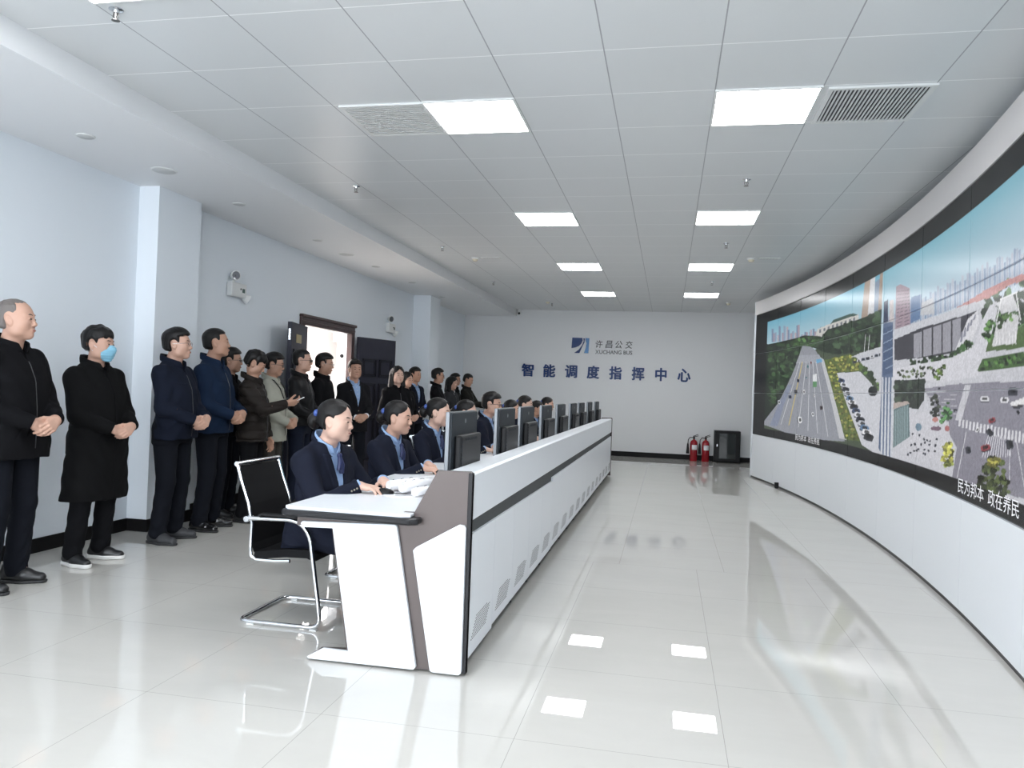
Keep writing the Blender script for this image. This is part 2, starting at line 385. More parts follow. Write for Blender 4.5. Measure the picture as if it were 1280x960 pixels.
fill([(1003, 432), (1013, 433), (1019, 437), (1027, 450), (1036, 474), (1046, 506), (1056, 552), (1000, 548), (952, 530), (972, 505), (985, 480), (995, 456), (999, 444)], (146, 150, 160), 0.06)
fill([(999, 444), (1024, 443), (1028, 452), (995, 454)], (164, 168, 178), 0.05)
fill([(962, 532), (973, 506), (985, 481), (990, 481), (980, 506), (972, 533)], (130, 140, 165), 0.1)
fill([(1025, 446), (1031, 450), (1043, 486), (1058, 550), (1049, 548), (1037, 494)], (196, 198, 203), 0.04)
line((1003, 452), (986, 532), 1.0, (206, 186, 96))
for a, b in (((1008, 452), (998, 534)), ((1012, 452), (1010, 538)), ((1016, 452), (1022, 542)), ((1020, 452), (1035, 546)), ((1000, 452), (976, 531))): line(a, b, 0.7, (205, 208, 214))
fill([(1030, 450), (1062, 442), (1070, 446), (1083, 462), (1074, 464), (1046, 465), (1054, 492), (1064, 525), (1077, 552), (1056, 549), (1043, 498)], (92, 112, 44), 0.5, 2)
trees([(1032, 450), (1062, 443), (1080, 462), (1046, 464), (1056, 500), (1074, 550), (1058, 548), (1044, 498)], 200, 1.8, (132, 134, 52), 0.45)
fill([(1046, 466), (1074, 464), (1100, 492), (1098, 570), (1077, 556), (1058, 505)], (206, 208, 216), 0.03)
fill([(1064, 446), (1075, 441), (1104, 432), (1102, 488), (1084, 463), (1070, 446)], (200, 203, 211), 0.03)
trees([(1074, 458), (1082, 456), (1100, 484), (1098, 490)], 24, 2.2, (70, 96, 44)); blob(1091, 489, 6, 6, (26, 34, 34), 0.4); blob(1088, 468, 4, 4.5, (40, 60, 36), 0.4)
for k in range(14):
    t = k/13; car(1052+t*34, 476+t*70, 8+t*4, [(60, 80, 120), (225, 228, 235), (40, 45, 60), (200, 205, 215), (90, 130, 170), (235, 235, 240), (35, 36, 44)][k % 7], 0.35)
for k in range(7): car(1068+k*5.5, 452-k*1.6, 5, [(60, 64, 80), (220, 222, 230), (90, 100, 120)][k % 3], -0.2)
fill([(1016, 468), (1021, 467), (1021, 480), (1016, 480)], (226, 230, 232)); fill([(1016, 477), (1021, 477), (1021, 484), (1016, 484)], (90, 150, 96))
for x, y, l, c in ((1005, 490, 5, (238, 238, 242)), (995, 490, 5, (40, 44, 56)), (1000, 525, 8, (236, 238, 242)), (1016, 518, 5, (232, 234, 240)), (1027, 510, 5, (80, 60, 66)), (1010, 458, 3, (80, 160, 170)), (988, 496, 5, (60, 74, 110)), (1008, 472, 3, (120, 170, 180)), (974, 503, 5, (200, 204, 210)), (1018, 494, 3, (235, 235, 238)), (998, 476, 4, (46, 52, 80)), (1014, 453, 2.5, (150, 60, 60))): car(x, y, l, c, 1.45)
fill([(1020, 449), (1027, 448), (1028, 452), (1021, 454)], (92, 170, 214))
line((1082, 418), (1080, 440), 0.6, (210, 210, 214)); line((1087, 418), (1085, 441), 0.6, (210, 210, 214))
# right picture: square, hall and crossing
rect(PR, (205, 206, 214)); rect((PR[0], PR[1], 1.95, 2.6), (204, 218, 232), (116, 184, 204))
for k in range(58):
    x = 1106+k*3.1; y = 402-(x-1106)*0.385+6; h = rng.uniform(8, 20)+(x-1106)*0.10
    fill([(x, y+10), (x, y-h), (x+2.6, y-h-0.6), (x+2.6, y+10)], [(136, 158, 188), (166, 176, 198), (150, 168, 196), (184, 190, 206)][k % 4], 0.08)
fill([(1104, 412), (1105, 377), (1110, 374), (1110, 410)], (52, 62, 92), 0.3); fill([(1111, 410), (1112, 376), (1117, 374), (1117, 408)], (205, 196, 196), 0.1)
fill([(1119, 412), (1120, 358), (1126, 355), (1137, 360), (1138, 408)], (168, 146, 158), 0.08)
for k in range(11): line((1121, 364+k*4.4), (1137, 362+k*4.2), 0.7, (110, 92, 112))
fill([(1138, 404), (1139, 371), (1150, 368), (1150, 398)], (92, 126, 170), 0.25); fill([(1150, 394), (1152, 378), (1166, 372), (1168, 392)], (196, 198, 204), 0.1)
fill([(1105, 412), (1105, 404), (1119, 400), (1119, 412)], (180, 184, 196), 0.15)
trees([(1226, 372), (1280, 340), (1330, 315), (1330, 420), (1280, 432), (1230, 410)], 160, 6, (66, 92, 56))
fill([(1116, 420), (1118, 412), (1165, 396), (1228, 372), (1233, 378), (1222, 388), (1150, 410), (1118, 424)], (206, 208, 216), 0.03)
fill([(1196, 384), (1232, 362), (1262, 348), (1330, 322), (1330, 330), (1262, 356), (1236, 372)], (196, 128, 124), 0.25)
fill([(1118, 424), (1150, 410), (1206, 393), (1222, 387), (1212, 398), (1192, 440), (1160, 446), (1118, 450)], (64, 62, 72), 0.1)
for k in range(5):
    x = 1142+k*12.2; fill([(x, 447-k*2.2), (x, 417-k*4.3), (x+10.2, 413.6-k*4.3), (x+10.2, 445.2-k*2.2)], (158, 158, 168), 0.05)
fill([(1192, 442), (1210, 398), (1222, 388), (1224, 404), (1210, 438)], (222, 222, 228), 0.05)
for k in range(5): fill([(1200+k*4, 428-k*7), (1202+k*4, 414-k*5), (1204+k*4, 413-k*5), (1203+k*4, 427-k*7)], (140, 142, 160))
trees([(1138, 450), (1190, 440), (1214, 426), (1216, 434), (1192, 446), (1140, 456)], 60, 2.6, (50, 76, 40))
trees([(1196, 436), (1210, 426), (1215, 428), (1200, 442)], 20, 3.5, (58, 96, 44))
fill([(1116, 462), (1190, 446), (1218, 432), (1228, 400), (1238, 380), (1248, 384), (1234, 438), (1226, 470), (1180, 478), (1116, 476)], (216, 216, 224), 0.03)
trees([(1120, 465), (1165, 455), (1170, 470), (1130, 474)], 30, 2.2, (72, 84, 56)); trees([(1164, 470), (1180, 456), (1184, 460), (1172, 478)], 24, 2.2, (82, 104, 40))
fill([(1232, 440), (1236, 424), (1260, 412), (1330, 396), (1330, 424), (1262, 438)], (86, 112, 60), 0.3, 2)
fill([(1240, 432), (1246, 404), (1262, 390), (1274, 394), (1270, 428)], (214, 214, 218), 0.1); fill([(1246, 378), (1266, 366), (1272, 384), (1252, 392)], (214, 214, 218), 0.1)
trees([(1248, 396), (1262, 388), (1266, 402), (1250, 410)], 14, 3, (80, 112, 56)); trees([(1228, 412), (1240, 398), (1240, 420), (1230, 432)], 18, 3.5, (70, 104, 52))
for k in range(7): line((1246+k*4, 430), (1246+k*4, 414), 0.8, (240, 240, 242))
line((1252, 372), (1246, 400), 1.2, (240, 240, 242)); line((1270, 364), (1276, 400), 1.2, (240, 240, 242)); line((1250, 374), (1272, 364), 1.2, (240, 240, 242))
fill([(1221, 465), (1228, 450), (1262, 443), (1340, 434), (1340, 456), (1262, 460)], (70, 104, 48), 0.3, 2); trees([(1222, 463), (1229, 452), (1262, 445), (1338, 436), (1338, 454), (1262, 458)], 70, 3, (60, 92, 42))
fill([(1155, 486), (1200, 480), (1280, 477), (1420, 470), (1420, 720), (1280, 624), (1190, 598), (1196, 560), (1174, 520)], (140, 138, 152), 0.05)
fill([(1206, 482), (1214, 481), (1202, 526), (1194, 526)], (204, 204, 212), 0.04)
for k in range(7): line((1158, 490+k*5), (1196, 488+k*5), 0.8, (190, 190, 198))
for k in range(24): fill([(1199+k*4.4, 524+k*0.95), (1201.4+k*4.4, 524.3+k*0.95), (1200.4+k*4.4, 534+k*1.2), (1198+k*4.4, 533.7+k*1.2)], (222, 222, 228))
for k in range(12): line((1236+k*2.4, 543+k*0.3), (1228+k*3.2, 572), 1.0, (214, 214, 222))
line((1208, 540), (1196, 600), 0.9, (214, 214, 220)); line((1270, 548), (1282, 618), 0.9, (214, 214, 220)); line((1262, 546), (1262, 600), 0.8, (214, 214, 220))
fill([(1118, 476), (1156, 474), (1155, 500), (1148, 512), (1118, 508)], (38, 46, 38), 0.5, 2); trees([(1119, 478), (1154, 476), (1152, 500), (1120, 504)], 60, 3.5, (46, 56, 44))
fill([(1136, 520), (1160, 515), (1186, 528), (1190, 580), (1160, 572), (1126, 562)], (208, 208, 216), 0.06)
for k in range(26): car(1134+rng.uniform(0, 44), 540+rng.uniform(0, 30), 3.0, (70, 74, 90), rng.uniform(0, 3))
fill([(1104, 572), (1098, 560), (1102, 480), (1104, 404), (1116, 402), (1116, 470), (1115, 572)], (92, 112, 146), 0.12)
for k in range(4): fill([(1100.5+k*4, 572), (1102.5+k*4, 472), (1104.3+k*4, 472), (1103+k*4, 572)], (208, 212, 220))
fill([(1104, 470), (1104, 410), (1116, 406), (1116, 466)], (70, 92, 128), 0.25)
for k in range(5): line((1104, 418+k*11), (1116, 412+k*11), 1.0, (150, 172, 198))
fill([(1116, 560), (1117, 512), (1136, 505), (1137, 546)], (92, 120, 124), 0.1)
for k in range(9): line((1117.5+k*2.1, 514-k*0.8), (1117.5+k*2.1, 560-k*1.6), 0.6, (170, 190, 192))
fill([(1116, 512), (1117, 504), (1134, 502), (1137, 505)], (186, 170, 162), 0.2)
trees([(1163, 500), (1170, 492), (1176, 520), (1164, 520)], 30, 2.6, (52, 56, 48)); trees([(1176, 528), (1180, 506), (1188, 502), (1190, 526)], 36, 2.6, (62, 104, 56))
blob(1148, 534, 4, 5, (110, 140, 160), 0.4); blob(1170, 536, 7, 3, (120, 90, 110), 0.3); blob(1184, 536, 3, 4, (186, 110, 110), 0.3); blob(1169, 525, 4, 3, (200, 130, 120), 0.2)
trees([(1176, 576), (1180, 556), (1190, 552), (1192, 578)], 40, 2.8, (176, 176, 62)); trees([(1176, 580), (1184, 574), (1192, 580), (1186, 584)], 14, 2.6, (110, 120, 50))
for x, y, l, c, t in ((1231, 498, 11, (226, 226, 232), 0), (1256, 499, 11, (230, 230, 236), 0), (1266, 489, 12, (44, 46, 60), 0), (1272, 505, 14, (60, 50, 52), 0), (1240, 526, 9, (160, 46, 58), -.4), (1238, 541, 10, (40, 42, 54), .9), (1232, 560, 12, (158, 52, 62), -.3), (1222, 538, 6, (228, 228, 232), -.9), (1211, 563, 9, (56, 58, 70), 1.4), (1263, 556, 12, (54, 58, 66), 1.4), (1194, 513, 5, (60, 62, 74), 0), (1273, 516, 5, (50, 52, 60), 1.2), (1174, 486, 3, (50, 52, 60), 0), (1292, 520, 12, (220, 220, 224), 0), (1300, 585, 14, (60, 62, 78), 1.3)): car(x, y, l, c, t)
fill([(1262, 503), (1290, 492), (1290, 506), (1264, 508)], (236, 236, 238))
trees([(1222, 612), (1228, 584), (1238, 572), (1252, 576), (1260, 596), (1262, 622)], 90, 4.2, (62, 72, 38)); trees([(1234, 580), (1240, 570), (1250, 574), (1246, 584)], 20, 3, (124, 120, 46))
for sc_, am in ((1, 0.15), (3, 0.08)):
    nz = np.kron(rng.random((NH//sc_+1, NW//sc_+1)), np.ones((sc_, sc_)))[:NH, :NW]; sky = (CV[..., 2] > CV[..., 0]*1.12) & (ZG[:, None] > 2.05)
    CV *= (1+np.where(sky, 0.1, 1.0)*am*(2*nz-1))[..., None]
gy = CV.mean(-1, keepdims=True); CV = np.clip(gy+(CV-gy)*0.85, 0, 1)
CV[(ZG < 0.855) | (ZG > 2.60)] = 0.003
mk = (SG > 5.14) | (SG < -5.3); CV[:, mk] = 0.003
def screen_material():
    m = bpy.data.materials.new('display_glass'); m.use_nodes = True; nt = m.node_tree; b = nt.nodes['Principled BSDF']
    b.inputs['Base Color'].default_value = (0.004, 0.004, 0.0045, 1); b.inputs['Roughness'].default_value = 0.22; b.inputs['Specular IOR Level'].default_value = 0.08
    a = nt.nodes.new('ShaderNodeAttribute'); a.attribute_name = 'picture'
    nt.links.new(a.outputs['Color'], b.inputs['Emission Color']); b.inputs['Emission Strength'].default_value = SCREEN_POWER
    return m
M_SCREEN = screen_material()
def curved_slab(s0, s1, z0, z1, off0, off1, n=8):
    """solid following the arc"""
    bm = bmesh.new(); rows = []
    for k in range(n+1):
        s = s0+(s1-s0)*k/n
        rows.append([bm.verts.new(cyl_pt(s, z, o)) for z, o in ((z0, off0), (z1, off0), (z1, off1), (z0, off1))])
    for a, b in zip(rows, rows[1:]):
        for i in range(4): bm.faces.new((a[i], a[(i+1) % 4], b[(i+1) % 4], b[i]))
    bm.faces.new(rows[0][::-1]); bm.faces.new(rows[-1]); bmesh.ops.recalc_face_normals(bm, faces=bm.faces)
    me = bpy.data.meshes.new('curved'); bm.to_mesh(me); bm.free(); return me
vw = thing('video_wall', 'long curved video wall showing city streets above a white plinth', 'video wall', cyl_pt(0, 0, 0.15))
def vchild(name, me, m, parent=vw):
    if parent is vw:
        lo = Vector(vw.location); me.transform(Matrix.Translation(-lo))
    return obj(name, me, parent, m)
vchild('cabinet', curved_slab(5.80, -6.3, 0.0, 3.0, 0.012, 0.34, 48), M_PLINTH)
vchild('fascia', curved_slab(5.80, -6.3, ZROW[3]+0.002, 3.0, -0.006, 0.011, 48), M_FASCIA)
vchild('end_trim', curved_slab(5.825, 5.801, 0.0, 3.0, -0.008, 0.34, 1), M_PLINTH)
PSEAM = SB
for k in range(len(SB)-1):
    o = vchild('plinth_panel', curved_slab(SB[k]-0.0025, SB[k+1]+0.0025, 0.03, ZROW[0]-0.004, -0.004, 0.011, 6), M_PLINTH)
vchild('kick_strip', curved_slab(5.80, -6.3, 0.0, 0.028, 0.004, 0.0115, 48), M_DARK)
def panel_mesh(sa, sb, z0, z1):
    vis = sa > -4.2
    ns = max(2, int(abs(sa-sb)/(RES if vis else 0.03))); nz = max(2, int((z1-z0)/(RES if vis else 0.03)))
    S = np.linspace(sa, sb, ns+1); Z = np.linspace(z0, z1, nz+1)
    SS, ZZ = np.meshgrid(S, Z); A = SS/VR
    co = np.stack([VX+VR*np.cos(A), VY+VR*np.sin(A), ZZ], -1).reshape(-1, 3)
    iu = np.clip(((S1-SS)/RES).astype(int), 0, NW-1); iv = np.clip(((ZZ-ZROW[0])/RES).astype(int), 0, NH-1)
    colr = CV[iv, iu].reshape(-1, 3)
    nf = len(co)
    # thin back shell: rim vertices pushed back
    idx = np.arange((ns+1)*(nz+1)).reshape(nz+1, ns+1)
    q = np.stack([idx[:-1, :-1], idx[:-1, 1:], idx[1:, 1:], idx[1:, :-1]], -1).reshape(-1, 4)
    rim = np.concatenate([idx[0, :-1], idx[:-1, -1], idx[-1, :0:-1], idx[:0:-1, 0]])
    A2 = co[rim]; d = A2-np.array([VX, VY, 0]); d[:, 2] = 0; d /= np.linalg.norm(d, axis=1)[:, None]
    co = np.concatenate([co, A2+d*0.010]); colr = np.concatenate([colr, np.full((len(rim), 3), 0.01)])
    r2 = nf+np.arange(len(rim)); q2 = np.stack([rim, r2, np.roll(r2, -1), np.roll(rim, -1)], -1)
    me = np_mesh('display_panel', co, np.concatenate([q, q2]))
    at = me.color_attributes.new('picture', 'FLOAT_COLOR', 'POINT')
    at.data.foreach_set('color', np.concatenate([colr, np.ones((len(colr), 1))], 1).astype(np.float32).ravel())
    return me
def np_mesh(name, co, quads):
    me = bpy.data.meshes.new(name); n, m = len(co), len(quads)
    me.vertices.add(n); me.vertices.foreach_set('co', np.ascontiguousarray(co, np.float32).ravel())
    me.loops.add(4*m); me.loops.foreach_set('vertex_index', np.ascontiguousarray(quads, np.int32).ravel())
    me.polygons.add(m); me.polygons.foreach_set('loop_start', np.arange(0, 4*m, 4, dtype=np.int32))
    try: me.polygons.foreach_set('loop_total', np.full(m, 4, np.int32))
    except Exception: pass
    me.update(calc_edges=True); return me
for k in range(len(SB)-1):
    for r in range(3):
        vchild('display_panel', panel_mesh(SB[k]-0.003, SB[k+1]+0.003, ZROW[r]+0.003, ZROW[r+1]-0.003), M_SCREEN)
M_CAPTION = mat('caption_glow', (0.6, 0.6, 0.62), 0.5, emit=0.35)
for px0, px1, z0, z1 in ((994.5, 1022.5, 0.778, 0.862), (1200, 1276, 0.772, 0.868)):
    sa, sb = cyl_uv(px0, 545)[0], cyl_uv(px1, 620)[0]; W_ = abs(sa-sb)
    for body, off in (('民为邦本', 0.0), ('政在养民', 0.53)):
        me, co = fit_text(body, W_*0.46, z1-z0, bold=0.002)
        s_ = sa-W_*(off+0.23)-co[:, 0]; a = s_/VR; r_ = VR-0.0025
        set_co(me, np.stack([VX+r_*np.cos(a), VY+r_*np.sin(a), (z0+z1)/2+co[:, 1]], -1))
        vchild('caption', me, M_CAPTION)
p = cyl_pt(cyl_uv(975, 604)[0], 0.0)
tag(B().box(-0.03, 0.03, -0.02, 0.02, 0.01, 0.09, 0.004).box(-0.02, 0.02, -0.012, 0.012, 0.0, 0.012).done('floor_socket', M_BLACKPL), 'small black socket box standing against the white video wall plinth', 'socket').location = (p[0]-0.05, p[1], 0)

# ------------------------------------------------------------------ control console
CY0, CY1 = 3.47, 12.60
con = thing('control_console', 'long white control console with gunmetal end plates and dark stripe', 'console', (-1.3, CY0, 0))
CL = Vector(con.location)
def cpart(b, name, m, smooth=False):
    me = b.mesh(name, smooth); me.transform(Matrix.Translation(-CL)); return obj(name, me, con, m)
def end_plate(y0, y1, name):
    # gunmetal plate: upright column with sloping head and a desk-height arm
    P = [(-0.872, 0.012), (-0.872, 0.935), (-0.885, 0.945), (-1.041, 0.942), (-1.150, 0.739), (-1.738, 0.728), (-1.742, 0.640), (-1.560, 0.640), (-1.462, 0.065), (-1.60, 0.055), (-1.66, 0.012)]
    return cpart(B().prism(P, 'y', y0, y1), name, M_GUN)
end_plate(CY0, CY0+0.03, 'end_plate'); end_plate(CY1-0.03, CY1, 'end_plate')
WL = [(-1.714, 0.652), (-1.705, 0.664), (-1.235, 0.680), (-1.225, 0.672), (-1.108, 0.025), (-1.120, 0.012), (-1.645, 0.010), (-1.655, 0.018), (-1.575, 0.066), (-1.445, 0.064), (-1.547, 0.640), (-1.70, 0.636)]
WR = [(-1.142, 0.566), (-1.128, 0.582), (-0.925, 0.700), (-0.900, 0.698), (-0.892, 0.685), (-0.889, 0.022), (-0.900, 0.010), (-1.030, 0.010), (-1.040, 0.018)]
cpart(B().prism(WL, 'y', CY0-0.022, CY0-0.001, 0.003), 'leg_panel', M_WHITE)
cpart(B().prism(WR, 'y', CY0-0.022, CY0-0.001, 0.003), 'side_panel', M_WHITE)
cpart(B().prism(WL, 'y', CY1+0.001, CY1+0.022, 0.003), 'leg_panel', M_WHITE)
cpart(B().prism(WR, 'y', CY1+0.001, CY1+0.022, 0.003), 'side_panel', M_WHITE)
DT = [(-1.150, CY0-0.05), (-1.19, CY0-0.065), (-1.765, CY0-0.055), (-1.790, CY0-0.03), (-1.792, CY1+0.03), (-1.76, CY1+0.055), (-1.150, CY1+0.05)]
cpart(B().prism(DT, 'z', 0.722, 0.738, 0.004), 'desktop', M_WHITE)
DE = [(-1.110, CY0-0.06), (-1.15, CY0-0.085), (-1.775, CY0-0.070), (-1.806, CY0-0.04), (-1.808, CY1+0.04), (-1.775, CY1+0.070), (-1.15, CY1+0.085), (-1.11, CY1+0.06)]
cpart(B().prism(DE, 'z', 0.690, 0.7215, 0.010), 'desk_edge', M_DARK)
cpart(B().prism([(-1.72, 0.64), (-1.72, 0.689), (-1.16, 0.689), (-1.16, 0.60), (-1.20, 0.60), (-1.22, 0.64)], 'y', CY0+0.035, CY1-0.035), 'apron', M_GUN)
# the body: rear box carrying the front panels
cpart(B().prism([(-1.14, 0.07), (-1.14, 0.73), (-1.06, 0.905), (-0.905, 0.905), (-0.905, 0.07)], 'y', CY0+0.032, CY1-0.032), 'carcass', M_DARK)
cpart(B().prism([(-1.05, 0.906), (-1.035, 0.925), (-0.90, 0.932), (-0.880, 0.925), (-0.880, 0.714), (-0.904, 0.714), (-0.904, 0.906)], 'y', CY0+0.034, CY1-0.034), 'upper_panel', M_WHITE)
cpart(B().box(-0.904, -0.893, CY0+0.034, CY1-0.034, 0.60, 0.713), 'stripe', M_STRIPE)
cpart(B().box(-0.893, -0.872, CY0-0.004, CY0+0.03, 0.012, 0.94, 0.003), 'corner_trim', M_DARK)
cpart(B().box(-0.893, -0.872, CY1-0.03, CY1+0.004, 0.012, 0.94, 0.003), 'corner_trim', M_DARK)
seams = [CY0+0.034, 4.03, 4.555, 5.09, 5.62, 6.12] + [6.12+k*(CY1-0.034-6.12)/12 for k in range(1, 13)]
for k in range(len(seams)-1):
    a, b = seams[k]+0.0015, seams[k+1]-0.0015
    if k < 5:
        za, zb = 0.648-0.03*(a-3.55)/2.57, 0.648-0.03*(b-3.55)/2.57; zc = 0.062 if k == 0 else 0.078
    else: za = zb = 0.648; zc = 0.085
    cpart(B().prism([(a, zc), (a, za), (b, zb), (b, zc)], 'x', -0.904, -0.880), 'front_panel', M_WHITE)
    v = B(); n = 13; c = (a+b)/2
    for r in range(9):
        for q in range(n):
            y = c-0.19+0.02*r*0.6+q*0.024; z = 0.132+r*0.0115
            if r == 8 and q > 9: continue
            v.box(-0.8805, -0.8795, y, y+0.014, z, z+0.0048)
    cpart(v, 'vent_slots', M_DARK)
f = B()
for y in np.arange(CY0+0.2, CY1, 0.55):
    f.lathe([(0.028, 0.0), (0.030, 0.008), (0.012, 0.014), (0.012, 0.07)], 12, Matrix.Translation((-0.95, y, 0)))
    f.lathe([(0.028, 0.0), (0.030, 0.008), (0.012, 0.014), (0.012, 0.07)], 12, Matrix.Translation((-1.10, y, 0)))
cpart(f, 'levelling_feet', M_BLACKPL)

# ------------------------------------------------------------------ monitors
def make_monitor(label):
    t = thing('computer_monitor', label, 'monitor', group='computer monitors along the console')
    B().prism([(0.0, 0.11), (0.0, 0.468), (0.022, 0.468), (0.022, 0.11)], 'y', -0.275, 0.275, 0.003).done('side_frame', M_SILVER, t)
    B().box(0.0225, 0.034, -0.268, 0.268, 0.115, 0.463, 0.004).done('back_cover', M_MONBACK, t)
    bb = B().box(0.032, 0.075, -0.215, 0.215, 0.105, 0.345, 0.012)
    b2 = bb.done('housing', M_BLACKPL, t)
    v = B()
    for k in range(9): v.box(0.0745, 0.077, -0.205, -0.190, 0.13+k*0.022, 0.141+k*0.022); v.box(0.0745, 0.077, -0.14+k*0.03, -0.128+k*0.03, 0.315, 0.328)
    v.done('vent', M_MONBACK, b2)
    B().lathe([(0.013, 0), (0.013, 0.0012), (0.004, 0.0016)], 16, Matrix.Translation((0.034, 0, 0.415)) @ Matrix.Rotation(PI/2, 4, 'Y')).done('badge', M_SILVER, t)
    B().box(0.035, 0.060, -0.045, 0.045, 0.010, 0.20, 0.005).done('stand', M_BLACKPL, t)
    B().box(-0.06, 0.10, -0.12, 0.12, 0.0, 0.012, 0.004).done('base', M_BLACKPL, t)
    B().box(-0.0025, -0.0005, -0.262, 0.262, 0.128, 0.458).done('screen', M_GLASSDARK, t)
    B().tube([(0.06, 0.03, 0.17), (0.085, 0.04, 0.12), (0.08, 0.06, 0.03), (0.06, 0.13, 0.008)], 0.004, 6).done('cable', M_BLACKPL, t)
    return t
MY = [4.115, 5.255, 6.075, 7.085, 8.085, 9.155, 10.04, 11.13, 12.24]
ML = ['dark computer monitor on the near end of the console, nearest the gunmetal end plate',
      'second dark computer monitor from the near end of the console',
      'third dark computer monitor from the near end of the console',
      'fourth dark computer monitor along the white console', 'fifth dark computer monitor along the white console',
      'dark computer monitor fourth from the far end of the console', 'dark computer monitor third from the far end of the console',
      'dark computer monitor second from the far end of the console', 'small dark computer monitor at the far end of the console']
mon0 = make_monitor(ML[0]); mon0.location = (-1.122, MY[0], 0.738)
for k in range(1, 9): copy_tree(mon0, (-1.122, MY[k], 0.738), 0.0, ML[k])

# ------------------------------------------------------------------ chairs
def make_chair(label):
    t = thing('cantilever_chair', label, 'chair', group='cantilever chairs behind the console')
    W = 0.255
    def arc(p0, p1, p2, n=6):
        p0, p1, p2 = Vector(p0), Vector(p1), Vector(p2)
        return [p0*(1-u)**2+p1*2*u*(1-u)+p2*u*u for u in np.linspace(0, 1, n)]
    def side(y):
        pts = arc((-0.24, y, 0.575), (-0.20, y, 0.578), (-0.14, y, 0.580), 3)
        pts += arc((0.0, y, 0.583), (0.105, y, 0.580), (0.135, y, 0.47), 8)
        pts += [(0.19, y, 0.14)] + arc((0.20, y, 0.07), (0.205, y, 0.012), (0.14, y, 0.013), 6)
        pts += [(-0.20, y, 0.013)]
        return pts
    L = side(-W); R_ = side(W)
    base = L[:-1] + arc((-0.21, -W, 0.013), (-0.275, -W, 0.013), (-0.275, -W+0.06, 0.013), 6) + arc((-0.275, W-0.06, 0.013), (-0.275, W, 0.013), (-0.21, W, 0.013), 6) + R_[::-1][1:]
    B().tube(base, 0.0125, 10).done('tube_frame', M_CHROME, t, True)
    bp = [(-0.335, 0.868), (-0.30, 0.76), (-0.258, 0.652), (-0.235, 0.545), (-0.237, 0.42), (-0.232, 0.365), (-0.20, 0.345), (-0.09, 0.345), (0.0, 0.352)]
    for y in (-0.225, 0.225):
        B().tube([(x, y, z) for x, z in bp], 0.011, 8).done('back_rail', M_CHROME, t, True)
    B().tube([(-0.335, -0.235, 0.866), (-0.335, 0.235, 0.866)], 0.014, 10).done('top_bar', M_CHROME, t, True)
    for a_, b_ in ((-0.27, -0.215), (0.215, 0.27)): B().tube([(-0.245, a_, 0.572), (-0.245, b_, 0.572)], 0.016, 10).done('arm_joint', M_CHROME, t, True)
    bm = bmesh.new()
    sec = [(-0.326, 0.85), (-0.292, 0.75), (-0.25, 0.645), (-0.226, 0.545), (-0.228, 0.43), (-0.215, 0.385), (-0.16, 0.395), (-0.02, 0.415), (0.10, 0.418), (0.155, 0.40)]
    def sheet(sec, th, name, m):
        bb = B(); n = len(sec); up = [(x-0.0, z) for x, z in sec]
        lo = []
        for i, (x, z) in enumerate(sec):
            a = sec[max(i-1, 0)]; c = sec[min(i+1, n-1)]; d = Vector((c[0]-a[0], c[1]-a[1])).normalized(); nn = Vector((d.y, -d.x))
            lo.append((x-abs(nn.x)*th if nn.x < 0 else x+nn.x*-th, z+nn.y*th if nn.y < 0 else z-nn.y*th))
        bb.prism(up+lo[::-1], 'y', -0.218, 0.218); return bb.done(name, m, t)
    sheet(sec[:6], 0.006, 'backrest', M_MESH)
    sheet(sec[5:], 0.045, 'seat', M_MESH)
    for y in (-W, W):
        B().prism([(-0.175, 0.597), (-0.165, 0.609), (0.0, 0.612), (0.06, 0.600), (0.065, 0.592), (0.0, 0.5965)], 'y', y-0.022, y+0.022, 0.004).done('armrest', M_BLACKPL, t)
    for x in (0.17, -0.2):
        for y in (-W, W): B().box(x-0.02, x+0.02, y-0.014, y+0.014, 0.0, 0.006).done('glide', M_OFFWHITE, t)
    return t
CHY = [4.13, 5.20, 6.14, 7.08, 8.12, 9.25, 10.15, 11.12, 12.10]
chair0 = make_chair('black mesh cantilever chair with chrome frame standing at the near end of console'); chair0.location = (-1.995, CHY[0], 0)

# ------------------------------------------------------------------ ceiling fixtures
def panel_light(x, y, label):
    t = thing('ceiling_light', label, 'ceiling light', (x, y, ZC), group='square ceiling lights')
    b = B()
    for x0, x1, y0, y1 in ((-0.3, 0.3, -0.3, -0.286), (-0.3, 0.3, 0.286, 0.3), (-0.3, -0.286, -0.286, 0.286), (0.286, 0.3, -0.286, 0.286)): b.box(x0, x1, y0, y1, -0.010, 0.0)
    b.done('frame', M_OFFWHITE, t)
    B().box(-0.2855, 0.2855, -0.2855, 0.2855, -0.0075, 0.0).done('diffuser', M_LAMP, t)
    return t
for (x, names) in ((-1.292, ('large square ceiling light beside the pale louvred grille', 'second square ceiling light in the left lamp row', 'third square ceiling light in the left lamp row', 'farthest square ceiling light in the left lamp row')),
                   (0.508, ('large square ceiling light beside the dark slatted vent', 'second square ceiling light in the right lamp row', 'third square ceiling light in the right lamp row', 'farthest square ceiling light in the right lamp row'))):
    for k, nm in enumerate(names): panel_light(x, (4.93, 7.93, 10.93, 13.93)[k], nm)
panel_light(-2.492, 2.93, 'square ceiling light cut by the upper frame edge beside a sprinkler')
panel_light(-1.292, 1.93, 'square ceiling light above the viewer, left row'); panel_light(0.508, 1.93, 'square ceiling light above the viewer, right row')
panel_light(-1.292, -1.07, 'square ceiling light near the rear windows, left row'); panel_light(0.508, -1.07, 'square ceiling light near the rear windows, right row')
t = thing('ceiling_vent', 'dark slatted air vent in the ceiling beside a bright light', 'vent', (1.13, 4.945, ZC))
b = B()
for x0, x1, y0, y1 in ((-0.29, 0.29, -0.29, -0.262), (-0.29, 0.29, 0.262, 0.29), (-0.29, -0.262, -0.262, 0.262), (0.262, 0.29, -0.262, 0.262)): b.box(x0, x1, y0, y1, -0.012, 0)
